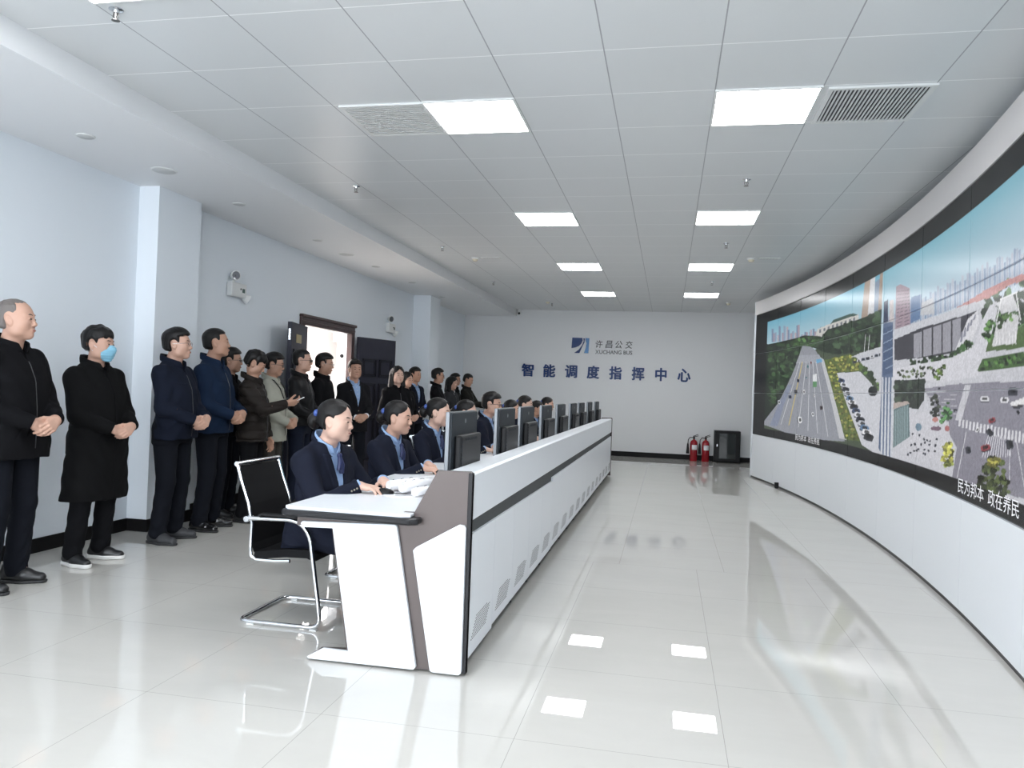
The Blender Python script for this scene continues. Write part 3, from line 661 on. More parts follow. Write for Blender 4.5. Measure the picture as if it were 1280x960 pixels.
b.done('frame', M_OFFWHITE, t)
B().box(-0.262, 0.262, -0.262, 0.262, -0.002, 0.0).done('dark_backing', M_DARK, t)
b = B()
for k in range(24):
    x = -0.255+k*0.0222; b.box(x, x+0.0105, -0.262, 0.262, -0.0115, -0.006)
b.done('slats', mat('vent_slat', (0.66, 0.67, 0.68), 0.5), t)
t = thing('ceiling_grille', 'pale louvred ceiling grille beside a bright square light', 'grille', (-1.868, 4.93, ZC))
b = B()
for x0, x1, y0, y1 in ((-0.285, 0.285, -0.29, -0.268), (-0.285, 0.285, 0.268, 0.29), (-0.285, -0.263, -0.268, 0.268), (0.263, 0.285, -0.268, 0.268)): b.box(x0, x1, y0, y1, -0.012, 0)
b.done('frame', M_OFFWHITE, t)
B().box(-0.263, 0.263, -0.268, 0.268, -0.002, 0.0).done('backing', mat('grille_back', (0.78, 0.77, 0.74), 0.6), t)
b = B()
for k in range(15):
    y = -0.262+k*0.036; b.prism([(y, -0.0125), (y+0.026, -0.0105), (y+0.030, -0.004), (y+0.004, -0.006)], 'x', -0.263, 0.263)
b.done('louvres', M_OFFWHITE, t)
def sprinkler(x, y, label):
    t = thing('sprinkler_head', label, 'sprinkler', (x, y, ZC), group='sprinkler heads on the ceiling')
    B().lathe([(0.034, 0.0), (0.034, -0.004), (0.016, -0.007), (0.013, -0.02)], 18).done('escutcheon', M_CHROME, t, True)
    b = B().lathe([(0.008, -0.018), (0.008, -0.03), (0.004, -0.04), (0.004, -0.05)], 10); b.tube([(0.012, 0, -0.02), (0.015, 0, -0.038), (0.004, 0, -0.055)], 0.003, 6); b.tube([(-0.012, 0, -0.02), (-0.015, 0, -0.038), (-0.004, 0, -0.055)], 0.003, 6)
    b.done('body', mat('sprinkler_metal', (0.25, 0.24, 0.23), 0.3, metal=0.9), t, True)
    B().lathe([(0.020, -0.055), (0.020, -0.058), (0.004, -0.060)], 14).done('deflector', mat('sprinkler_metal', (0.25, 0.24, 0.23)), t, True)
for x, y, l in ((-2.722, 3.30, 'sprinkler beside the ceiling light at the upper left corner'), (-2.837, 6.55, 'sprinkler on the ceiling above the pier, left side'),
                (0.567, 6.55, 'sprinkler on the ceiling below the dark vent'), (-2.882, 9.43, 'third sprinkler along the left ceiling edge'), (0.601, 9.25, 'sprinkler between the second and third right lights'),
                (-2.914, 12.5, 'fourth sprinkler along the left ceiling edge'), (0.605, 12.31, 'sprinkler between the third and farthest right lights'), (-2.376, 15.5, 'farthest sprinkler near the back wall')): sprinkler(x, y, l)
def detector(x, y, label):
    t = thing('smoke_detector', label, 'smoke detector', (x, y, ZC), group='smoke detectors')
    B().lathe([(0.052, 0.0), (0.052, -0.012), (0.046, -0.02)], 22).done('base', M_OFFWHITE, t, True)
    B().lathe([(0.038, -0.020), (0.036, -0.034), (0.026, -0.046), (0.010, -0.05)], 22).done('chamber', mat('aged_plastic', (0.72, 0.66, 0.52), 0.5), t, True)
def access(x, y, label):
    t = thing('air_diffuser', label, 'vent', (x, y, ZC), group='small linear air vents')
    B().box(-0.13, 0.13, -0.05, 0.05, -0.006, 0).done('frame', M_OFFWHITE, t)
    b = B()
    for k in range(6): b.box(-0.11+k*0.038, -0.083+k*0.038, -0.035, 0.035, -0.008, -0.0055)
    b.done('slots', mat('vent_slat', (0.42, 0.43, 0.44)), t)
detector(-2.66, 10.25, 'smoke detector on the ceiling near the soffit'); access(-2.44, 10.25, 'small air vent beside the smoke detector near soffit')
detector(0.98, 10.25, 'smoke detector on the ceiling near the video wall'); access(1.20, 10.25, 'small air vent beside the smoke detector near video wall')
detector(-2.41, 15.15, 'smoke detector on the far ceiling left of centre'); detector(1.05, 15.0, 'smoke detector on the far ceiling beside the video wall')
def disc(x, y, r, name, label, cat, grp):
    t = thing(name, label, cat, (x, y, ZS), group=grp)
    B().lathe([(r, 0), (r, -0.004), (r*0.9, -0.007)], 28).done('trim', M_OFFWHITE, t, True)
    B().lathe([(r*0.88, -0.0072), (r*0.85, -0.0085), (0.001, -0.009)], 28).done('cover', M_GREYDISC, t, True)
kz = (ZS-CAMZ)/(2.95-CAMZ)
for (x, y), l in zip(((-3.937, 4.535), (-3.924, 6.428), (-3.948, 8.096), (-3.961, 9.91), (-3.961, 11.419), (-4.0, 13.2)),
        ('unlit round downlight in the soffit above the first man', 'unlit downlight in the soffit above the pier edge', 'unlit downlight in the soffit between two speakers', 'unlit downlight in the soffit past the second speaker', 'unlit downlight in the soffit before the far pier', 'unlit downlight in the soffit beyond the far pier')):
    disc(x*kz, y*kz, 0.062, 'downlight', l, 'downlight', 'downlights in the soffit')
disc(-3.926*kz, 5.351*kz, 0.10, 'ceiling_speaker', 'large round ceiling speaker in the soffit near the pier', 'speaker', 'ceiling speakers')
disc(-3.995*kz, 9.002*kz, 0.10, 'ceiling_speaker', 'large round ceiling speaker in the soffit farther along', 'speaker', 'ceiling speakers')
t = thing('security_camera', 'white dome security camera on the back wall under the soffit end', 'camera', (-3.30, 16.75, ZC))
B().lathe([(0.05, 0.0), (0.05, -0.03), (0.045, -0.05)], 20).done('mount', M_OFFWHITE, t, True)
B().ball((0, 0, -0.08), 0.048).done('dome', M_OFFWHITE, t, True)
B().lathe([(0.026, 0), (0.026, 0.012), (0.001, 0.014)], 14, Matrix.Translation((0.012, -0.040, -0.092)) @ Matrix.Rotation(math.radians(105), 4, 'X')).done('lens', M_BLACKPL, t, True)

# ------------------------------------------------------------------ door and wall fittings
d = thing('door_frame_surround', 'dark red-brown doorway surround with moulded header', 'door frame', (XL, DY0, 0)); d.name = 'door_1'; d['kind'] = 'structure'
del d['category']
L0 = Vector(d.location)
def dpart(b, name, m, par=d):
    me = b.mesh(name); me.transform(Matrix.Translation(-L0)); return obj(name, me, par, m)
b = B(); b.box(XL-0.05, XL+0.03, DY0-0.10, DY0+0.004, 0, DZ, 0.004); dpart(b, 'jamb', M_DOORFR)
b = B(); b.box(XL-0.05, XL+0.03, DY1-0.004, DY1+0.10, 0, DZ, 0.004); dpart(b, 'jamb', M_DOORFR)
b = B(); b.box(XL-0.05, XL+0.03, DY0-0.10, DY1+0.10, DZ-0.01, DZ+0.10, 0.004); b.box(XL, XL+0.055, DY0-0.115, DY1+0.115, DZ+0.085, DZ+0.125, 0.01); b.box(XL, XL+0.04, DY0-0.09, DY1+0.09, DZ+0.02, DZ+0.045, 0.006); dpart(b, 'header', M_DOORFR)
def leaf(name, label, hinge, free, panels, plate=False):
    h, f = Vector((*hinge, 0)), Vector((*free, 0)); wdt = (f-h).length; ang = math.atan2(f.y-h.y, f.x-h.x)
    t = thing(name, label, 'door', (h.x, h.y, 0.0), ang)
    sgn = -1 if math.sin(ang) > 0 else 1
    T = 0.025
    B().box(0.0, wdt, -T, T, 0.012, 2.03, 0.004).done('leaf', M_DOOR, t)
    b = B()
    for (a, c, z0, z1) in panels:
        for o in (0, 0.03):
            x0, x1, y0, y1 = a*wdt+o, c*wdt-o, sgn*(T-0.001), sgn*(T+0.018-o*0.2)
            for q in ((x0, x1, z0+o, z0+o+0.014), (x0, x1, z1-o-0.014, z1-o), (x0, x0+0.014, z0+o, z1-o), (x1-0.014, x1, z0+o, z1-o)): b.box(q[0], q[1], min(y0, y1), max(y0, y1), q[2], q[3], 0.003)
    b.done('moulding', mat('door_moulding', srgb(24, 24, 34), 0.4, spec=0.3), t)
    hb = B().box(wdt-0.07, wdt-0.03, min(sgn*T, sgn*(T+0.012)), max(sgn*T, sgn*(T+0.012)), 0.92, 1.18, 0.004); hb.tube([(wdt-0.05, sgn*(T+0.01), 1.06), (wdt-0.05, sgn*(T+0.05), 1.06), (wdt-0.16, sgn*(T+0.05), 1.06)], 0.008, 8)
    hb.done('handle', M_CHROME, t, True)
    B().box(wdt+0.0002, wdt+0.0025, -0.012, 0.012, 1.82, 1.95).box(wdt+0.0002, wdt+0.0025, -0.012, 0.012, 0.90, 1.15).done('lock_plate', M_CHROME, t)
    if plate: B().box(wdt*0.42, wdt*0.72, min(sgn*T, sgn*(T+0.005)), max(sgn*T, sgn*(T+0.005)), 1.80, 1.90, 0.001).done('sign_plate', M_BRASS, t)
    return t
PN = [(0.10, 0.46, 1.45, 1.72), (0.54, 0.90, 1.45, 1.72), (0.10, 0.46, 0.95, 1.36), (0.54, 0.90, 0.95, 1.36), (0.10, 0.46, 0.20, 0.85), (0.54, 0.90, 0.20, 0.85)]
leaf('door_leaf', 'dark open door leaf with a small brass plate, left of the doorway', (-4.47, 8.94), (-4.30, 8.20), PN, True)
leaf('door_leaf', 'dark open door leaf with moulded panels, right of the doorway', (-4.47, 10.60), (-4.20, 11.40), PN)
B().lathe([(0.03, 0), (0.03, 0.006), (0.02, 0.009)], 14, Matrix.Translation((XL-0.12-L0.x, DY1-L0.y, 1.74)) @ Matrix.Rotation(PI/2, 4, 'X')).done('latch_hole', M_BLACKPL, d)
def emergency_light(y, z, label):
    t = thing('emergency_light', label, 'emergency light', (XL, y, z), group='emergency lights on the left wall')
    B().box(0, 0.065, -0.145, 0.145, -0.075, 0.075, 0.010).done('battery_box', M_OFFWHITE, t)
    B().box(0.0652, 0.067, 0.055, 0.105, -0.022, 0.022, 0.0005).done('indicator', M_GREENSIGN, t)
    B().lathe([(0.010, 0), (0.010, 0.003)], 10, Matrix.Translation((0.065, 0.025, 0.012)) @ Matrix.Rotation(PI/2, 4, 'Y')).done('button', M_BLACKPL, t)
    for (yy, zz, tilt, yw) in ((-0.075, 0.145, 0.1, -0.5), (0.165, -0.075, 0.5, 0.9)):
        Mx = Matrix.Translation((0.05, yy, zz)) @ Matrix.Rotation(yw, 4, 'Z') @ Matrix.Rotation(PI/2+tilt, 4, 'Y')
        hd = B().lathe([(0.022, -0.035), (0.042, -0.02), (0.054, 0.012), (0.054, 0.022), (0.046, 0.024)], 20, Mx).done('lamp_head', M_OFFWHITE, t, True)
        B().lathe([(0.044, 0.0242), (0.044, 0.026), (0.012, 0.022), (0.010, 0.028), (0.001, 0.029)], 20, Mx).done('reflector', mat('reflector_glass', (0.28, 0.29, 0.31), 0.15, metal=0.6), hd, True)
    b = B().tube([(0.035, -0.075, 0.075), (0.045, -0.075, 0.11)], 0.012, 8); b.tube([(0.035, 0.13, -0.06), (0.05, 0.155, -0.07)], 0.012, 8); b.done('bracket', M_OFFWHITE, t)
emergency_light(7.42, 2.285, 'white twin-lamp emergency light on the wall right of the near pier')
emergency_light(12.05, 2.28, 'white twin-lamp emergency light on the wall beside the far pier')

# ------------------------------------------------------------------ signs on the back wall
sg = thing('wall_sign', 'row of eight large blue Chinese characters on the back wall', 'sign', (-1.385, YB, 1.70))
for k, ch in enumerate('智能调度指挥中心'):
    cx = -3.068+k*0.4835
    me, co = fit_text(ch, 0.262 if ch != '中' else 0.23, 0.278, 0.011, 0.012)
    set_co(me, np.stack([co[:, 0]+cx+1.385, -co[:, 2]-0.014, co[:, 1]+0.094-k*0.0012], -1))
    bm = bmesh.new()
    for dx, dz in ((-0.006, 0.0), (0.006, 0.0), (0.0, 0.004), (0.0, -0.004)):   # heavy strokes
        c = me.copy(); c.transform(Matrix.Translation((dx, dz*0.2, dz))); bm.from_mesh(c); bpy.data.meshes.remove(c)
    bm.to_mesh(me); bm.free()
    obj('character', me, sg, M_BLUESIGN)
lg = thing('company_sign', 'blue road emblem with dark company lettering high on the back wall', 'sign', (-1.42, YB, 2.35))
def emb(pts, m, name):
    T = lambda p: (-2.11+p[0]*0.385+1.42, 2.20+p[1]*0.335-2.35)
    return B().prism([T(p) for p in pts], 'y', -0.022, -0.001).done(name, m, lg)
emb([(0.03, 1), (0.60, 0.99), (0.62, 0.82), (0.55, 0.62), (0.42, 0.46), (0.22, 0.36), (0.0, 0.31)], M_BLUESIGN, 'emblem_field')
emb([(0.66, 0.97), (0.74, 0.96), (0.73, 0.70), (0.62, 0.45), (0.46, 0.0), (0.16, 0.0), (0.42, 0.22), (0.60, 0.52), (0.68, 0.78)], M_BLUESIGN, 'emblem_road')
emb([(0.78, 0.99), (1.0, 0.98), (0.97, 0.0), (0.72, 0.01), (0.80, 0.30), (0.84, 0.62), (0.80, 0.85)], M_BLUELIGHT, 'emblem_edge')
for k, ch in enumerate('许昌公交'):
    me, co = fit_text(ch, 0.155, 0.165, 0.010, 0.012, 0.12)
    set_co(me, np.stack([co[:, 0]-1.51+k*0.214+1.42, -co[:, 2]-0.012, co[:, 1]+2.405-2.35], -1)); obj('character', me, lg, M_BLACKSIGN)
me, co = fit_text('XUCHANG BUS', 0.80, 0.085, 0.008, 0.018)
set_co(me, np.stack([co[:, 0]-1.19+1.42, -co[:, 2]-0.010, co[:, 1]+2.235-2.35], -1)); obj('lettering', me, lg, M_BLACKSIGN)

# ------------------------------------------------------------------ back wall: extinguishers and cabinet
def extinguisher(x, y, label):
    t = thing('fire_extinguisher', label, 'fire extinguisher', (x, y, 0), group='red fire extinguishers')
    B().lathe([(0.072, 0.0), (0.076, 0.01), (0.076, 0.36), (0.070, 0.395), (0.050, 0.425), (0.022, 0.44), (0.02, 0.455)], 24).done('cylinder', M_RED, t, True)
    lb = B(); an = [-PI/2+0.2+q for q in np.linspace(-0.75, 0.75, 9)]
    for q0, q1 in zip(an, an[1:]): lb.quad(*[(0.0772*math.cos(q), 0.0772*math.sin(q), z) for q, z in ((q0, 0.235), (q1, 0.235), (q1, 0.335), (q0, 0.335))])
    bmesh.ops.remove_doubles(lb.bm, verts=lb.bm.verts, dist=1e-5); lb.done('paper_label', M_PAPER, t, True)
    b = B().box(-0.02, 0.02, -0.02, 0.02, 0.45, 0.50, 0.004); b.prism([(-0.02, 0.49), (0.09, 0.52), (0.09, 0.532), (-0.02, 0.505)], 'y', -0.01, 0.01); b.prism([(-0.02, 0.505), (0.085, 0.55), (0.085, 0.562), (-0.02, 0.52)], 'y', -0.01, 0.01)
    b.done('valve', M_BLACKPL, t)
    B().tube([(-0.02, 0, 0.485), (-0.08, 0, 0.487), (-0.115, -0.01, 0.44), (-0.12, -0.015, 0.36)], 0.009, 8).done('hose', M_BLACKPL, t, True)
    B().lathe([(0.012, 0.37), (0.02, 0.33), (0.034, 0.15)], 14, Matrix.Translation((-0.122, -0.02, 0.0))).done('horn', M_BLACKPL, t, True)
extinguisher(0.56, 16.55, 'red fire extinguisher farther from the black cabinet'); extinguisher(0.80, 16.55, 'red fire extinguisher next to the black cabinet')
t = thing('network_cabinet', 'small black glass-fronted network cabinet standing against the back wall', 'cabinet', (1.23, 16.60, 0))
B().box(-0.26, 0.26, -0.12, 0.18, 0.02, 0.655, 0.006).done('body', M_BLACKPL, t)
dr = B(); 
for x0, x1, z0, z1 in ((-0.245, 0.245, 0.04, 0.085), (-0.245, 0.245, 0.60, 0.645), (-0.245, -0.16, 0.085, 0.60), (0.16, 0.245, 0.085, 0.60)): dr.box(x0, x1, -0.138, -0.1202, z0, z1, 0.002)
dd = dr.done('door', M_BLACKPL, t)
B().box(-0.16, 0.16, -0.132, -0.126, 0.085, 0.60).done('glass', M_GLASSDARK, dd)
B().box(-0.215, -0.195, -0.145, -0.1382, 0.33, 0.38, 0.002).done('lock', M_CHROME, dd)
for x in (-0.22, 0.22):
    for y in (-0.09, 0.15): B().lathe([(0.02, 0), (0.02, 0.012), (0.012, 0.022)], 10, Matrix.Translation((x, y, 0))).done('foot', M_BLACKPL, t)

# ------------------------------------------------------------------ things on the desk
DZT = 0.738
def roll(x, y, z, ang, L, r, label):
    t = thing('rolled_paper', label, 'paper roll', (x, y, z), ang, 'paper rolls on the desk')
    pts = [((0.35+0.65*u)*r*math.cos(u*5*PI), (0.35+0.65*u)*r*math.sin(u*5*PI)+r) for u in np.linspace(0, 1, 70)]
    bm = bmesh.new(); a = [bm.verts.new((-L/2, p[0], p[1])) for p in pts]; b_ = [bm.verts.new((L/2, p[0], p[1])) for p in pts]
    for i in range(len(pts)-1): bm.faces.new((a[i], a[i+1], b_[i+1], b_[i]))
    me = bpy.data.meshes.new('sheet'); bm.to_mesh(me); bm.free()
    o = obj('sheet', me, t, M_PAPER, True); sd = o.modifiers.new('thick', 'SOLIDIFY'); sd.thickness = 0.0025
    b = B()
    for k in range(3): b.tube([(-L/2+0.05+k*0.07, (r+0.002)*math.cos(q), (r+0.002)*math.sin(q)+r) for q in np.linspace(0.4+k*.3, 1.2+k*.3, 5)], 0.0015, 5)
    b.done('printing', M_INK, t)
roll(-1.42, 4.28, DZT+0.004, 1.20, 0.44, 0.032, 'rolled white drawing at the front of the desk pile'); roll(-1.335, 4.24, DZT+0.004, 1.26, 0.46, 0.034, 'rolled white drawing behind the front roll on the desk')
roll(-1.255, 4.10, DZT+0.004, 1.30, 0.36, 0.026, 'rolled white drawing beside the gunmetal end plate')
def sheets(x, y, ang, n, label, sx=0.21, sy=0.297):
    t = thing('paper_sheets', label, 'paper stack', (x, y, DZT), ang, 'papers on the desk')
    b = B()
    for k in range(n):
        M = Matrix.Translation((random.uniform(-.01, .01), random.uniform(-.01, .01), 0)) @ Matrix.Rotation(random.uniform(-.12, .12), 4, 'Z')
        b.box(-sx/2, sx/2, -sy/2, sy/2, 0.0002+k*0.0012, 0.0011+k*0.0012, 0, M)
    b.done('stack', M_PAPER, t)
    b = B(); zt = n*0.0012+0.0004
    for k in range(7): b.box(-sx*0.4, sx*random.uniform(0, 0.35), -sy*0.38+k*0.035, -sy*0.38+k*0.035+0.006, zt, zt+0.0006)
    b.done('printing', M_INK, t)
sheets(-1.34, 4.18, 0.3, 3, 'loose white sheets under the rolled drawings', 0.36, 0.50)
sheets(-1.36, 5.66, 0.1, 8, 'thick paper stack on the desk between the first two monitors'); sheets(-1.36, 6.56, -0.1, 8, 'thick paper stack behind the second monitor'); sheets(-1.40, 7.0, 0.2, 10, 'paper stack on the desk behind the third monitor')
sheets(-1.36, 7.95, 0.1, 10, 'paper stack on the desk past the fourth monitor'); sheets(-1.36, 8.85, 0.0, 14, 'paper stack on the desk past the fifth monitor'); sheets(-1.38, 9.72, 0.15, 14, 'paper stack on the desk between the far monitors')
def mouse(x, y, label):
    t = thing('computer_mouse', label, 'mouse', (x, y, DZT), 0, 'computer mice')
    b = B().ball((0, 0, 0.008), (0.055, 0.030, 0.026)); 
    for v in b.bm.verts: v.co.z = max(v.co.z, 0.0006)
    b.done('shell', M_BLACKPL, t, True)
    B().tube([(0.05, 0, 0.01), (0.12, 0.03, 0.004), (0.2, 0.12, 0.003), (0.3, 0.15, 0.003)], 0.002, 6).done('cable', M_BLACKPL, t)
MOUSE = [(-1.50, 4.00), (-1.50, 5.06), (-1.52, 6.0)]
mouse(*MOUSE[0], 'black computer mouse under the hand of the first seated woman'); mouse(*MOUSE[1], 'black computer mouse under the hand of the second seated woman')
def keyboard(x, y, label):
    t = thing('keyboard', label, 'keyboard', (x, y, DZT), 0, 'keyboards on the desk')
    B().box(-0.07, 0.07, -0.21, 0.21, 0.002, 0.018, 0.004).done('case', M_BLACKPL, t)
    b = B()
    for i in range(5):
        for j in range(18): b.box(-0.058+i*0.024, -0.038+i*0.024, -0.2+j*0.0225, -0.181+j*0.0225, 0.0182, 0.024, 0.002, seg=1)
    b.done('keys', M_DARK, t)
keyboard(-1.30, 4.62, 'black keyboard in front of the first seated woman'); keyboard(-1.32, 5.25, 'black keyboard in front of the second seated woman')

# ------------------------------------------------------------------ smooth solid modelling for the people
def nrm(v): v = np.asarray(v, float); return v/(np.linalg.norm(v)+1e-12)
class Sdf:
    def __init__(s): s.p = []; s.post = []; s.lo = np.full(3, 9.); s.hi = np.full(3, -9.)
    def _add(s, f, lo, hi, k, mode): 
        if mode == 'u': s.lo = np.minimum(s.lo, lo); s.hi = np.maximum(s.hi, hi)
        s.p.append((f, np.asarray(lo, float), np.asarray(hi, float), k, mode)); return s
    def cap(s, a, b, ra, rb, k=0.012, mode='u'):
        a, b = np.asarray(a, float), np.asarray(b, float); ab = b-a; L2 = ab@ab+1e-12
        def f(P):
            t = np.clip(((P-a)@ab)/L2, 0, 1); q = P-a-t[:, None]*ab
            return np.sqrt((q*q).sum(1))-(ra+(rb-ra)*t)
        r = max(ra, rb); return s._add(f, np.minimum(a, b)-r, np.maximum(a, b)+r, k, mode)
    def ell(s, c, r, R=None, k=0.012, mode='u'):
        c = np.asarray(c, float); r = np.asarray(r, float); Rm = np.eye(3) if R is None else np.asarray(R)
        def f(P):
            q = (P-c)@Rm; k0 = np.sqrt(((q/r)**2).sum(1)); k1 = np.sqrt(((q/(r*r))**2).sum(1))+1e-9
            return k0*(k0-1)/k1
        m = np.abs(Rm)@r; return s._add(f, c-m, c+m, k, mode)
    def loft(s, o, F, st, k=0.012, mode='u', n=2.4):
        """stations (h, a, b, cx) along F's third axis: half depth, half width, forward offset"""
        o = np.asarray(o, float); F = np.asarray(F, float); st = np.array(st, float)
        hh = np.linspace(st[0, 0], st[-1, 0], 160); tab = []
        for j in (1, 2, 3):
            y = np.interp(hh, st[:, 0], st[:, j]); ker = np.hanning(19); ker /= ker.sum(); y = np.convolve(np.pad(y, 9, mode='edge'), ker, 'valid'); tab.append(y)
        h0, h1 = st[0, 0], st[-1, 0]
        def f(P):
            q = (P-o)@F; h = q[:, 2]; a = np.interp(h, hh, tab[0]); b = np.interp(h, hh, tab[1]); cx = np.interp(h, hh, tab[2])
            rho = (np.abs((q[:, 0]-cx)/a)**n+np.abs(q[:, 1]/b)**n)**(1/n)
            d = (rho-1)*np.minimum(a, b)
            dz = np.maximum(h0-h, h-h1)
            return np.where((dz > 0) & (d > 0), np.hypot(d, dz), np.maximum(d, dz))
        m = max(st[:, 1].max()+np.abs(st[:, 3]).max(), st[:, 2].max())
        c0, c1 = o+F[:, 2]*h0, o+F[:, 2]*h1
        return s._add(f, np.minimum(c0, c1)-m, np.maximum(c0, c1)+m, k, mode)
    def fn(s, f, lo, hi, k=0.004, mode='u'): return s._add(f, lo, hi, k, mode)
    def ev(s, P):
        d = np.full(len(P), 0.3)
        for f, lo, hi, k, mode in s.p:
            mg = 0.05+k
            i = np.nonzero(((P > lo-mg) & (P < hi+mg)).all(1))[0]
            if not len(i): continue
            e = f(P[i]); o = d[i]
            if mode == 'u':
                h = np.maximum(k-np.abs(o-e), 0)/max(k, 1e-9); d[i] = np.minimum(o, e)-h*h*k*0.25
            else:
                e = -e; h = np.maximum(k-np.abs(o-e), 0)/max(k, 1e-9); d[i] = np.maximum(o, e)+h*h*k*0.25
        for f in s.post: d = f(P, d)
        return d
    def mesh(s, name, h):
        bs = 4; B_ = bs*h
        lo = s.lo-0.03; n = np.ceil((s.hi+0.03-lo)/B_).astype(int)
        gi = np.stack(np.meshgrid(*[np.arange(k) for k in n], indexing='ij'), -1).reshape(-1, 3)
        d = s.ev(lo+(gi+0.5)*B_); act = gi[np.abs(d) < B_*0.95]
        oc = np.stack(np.meshgrid(*[np.arange(bs+1)]*3, indexing='ij'), -1).reshape(-1, 3)
        nb = len(act); G = act[:, None, :]*bs+oc[None]
        V = np.empty((nb, (bs+1)**3))
        for a in range(0, nb, 4000):
            g = G[a:a+4000]; V[a:a+4000] = s.ev((lo+g.reshape(-1, 3)*h)).reshape(len(g), -1)
        V = V.reshape(nb, bs+1, bs+1, bs+1)
        c = V[:, :-1, :-1, :-1] < 0; mn = c.copy(); mx = c.copy()
        for i in (0, 1):
            for j in (0, 1):
                for k in (0, 1):
                    q = V[:, i:bs+i, j:bs+j, k:bs+k] < 0; mn &= q; mx |= q
        cell = np.argwhere(mx & ~mn)
        if len(cell) == 0: return np_mesh(name, np.zeros((0, 3)), np.zeros((0, 4), int))
        b_, i_, j_, k_ = cell.T
        acc = np.zeros((len(cell), 3)); cnt = np.zeros(len(cell))
        cor = [(i, j, k) for i in (0, 1) for j in (0, 1) for k in (0, 1)]
        val = {q: V[b_, i_+q[0], j_+q[1], k_+q[2]] for q in cor}
        for q in cor:
            for ax in range(3):
                if q[ax] == 0:
                    r = list(q); r[ax] = 1; r = tuple(r); va, vb = val[q], val[r]; m = (va < 0) != (vb < 0)
                    t = np.where(m, va/(va-vb+1e-12), 0); p = np.array(q, float)[None]+t[:, None]*np.eye(3)[ax][None]
                    acc += p*m[:, None]; cnt += m
        vert = acc/cnt[:, None]
        gc = act[b_]*bs+cell[:, 1:]
        co = lo+(gc+vert)*h
        N = n*bs+2
        key = lambda g: (g[:, 0]*N[1]+g[:, 1])*N[2]+g[:, 2]
        kk = key(gc); order = np.argsort(kk); ks = kk[order]
        quads = []
        for ax in range(3):
            sl = [slice(0, bs)]*3; s2 = list(sl); s2[ax] = slice(1, bs+1)
            A = V[(slice(None), *sl)]; Bv = V[(slice(None), *s2)]
            e = np.argwhere((A < 0) != (Bv < 0))
            if not len(e): continue
            ins = A[tuple(e.T)] < 0
            g = act[e[:, 0]]*bs+e[:, 1:]
            u, v = (ax+1) % 3, (ax+2) % 3; ids = []
            for du, dv in ((-1, -1), (0, -1), (0, 0), (-1, 0)):
                h_ = g.copy(); h_[:, u] += du; h_[:, v] += dv; kq = key(h_); pos = np.clip(np.searchsorted(ks, kq), 0, len(ks)-1)
                ids.append(np.where(ks[pos] == kq, order[pos], -1))
            q = np.stack(ids, 1); q[~ins] = q[~ins][:, ::-1]; quads.append(q[(q >= 0).all(1)])
        # two steps onto the true surface
        for _ in range(2):
            e = h*0.4; d0 = s.ev(co); g = np.stack([s.ev(co+e*np.eye(3)[a])-d0 for a in range(3)], 1)/e
            gn = (g*g).sum(1)+0.05; st = np.clip(d0/gn, -0.6*h, 0.6*h); co = co-g*st[:, None]
        return np_mesh(name, co, np.concatenate(quads))

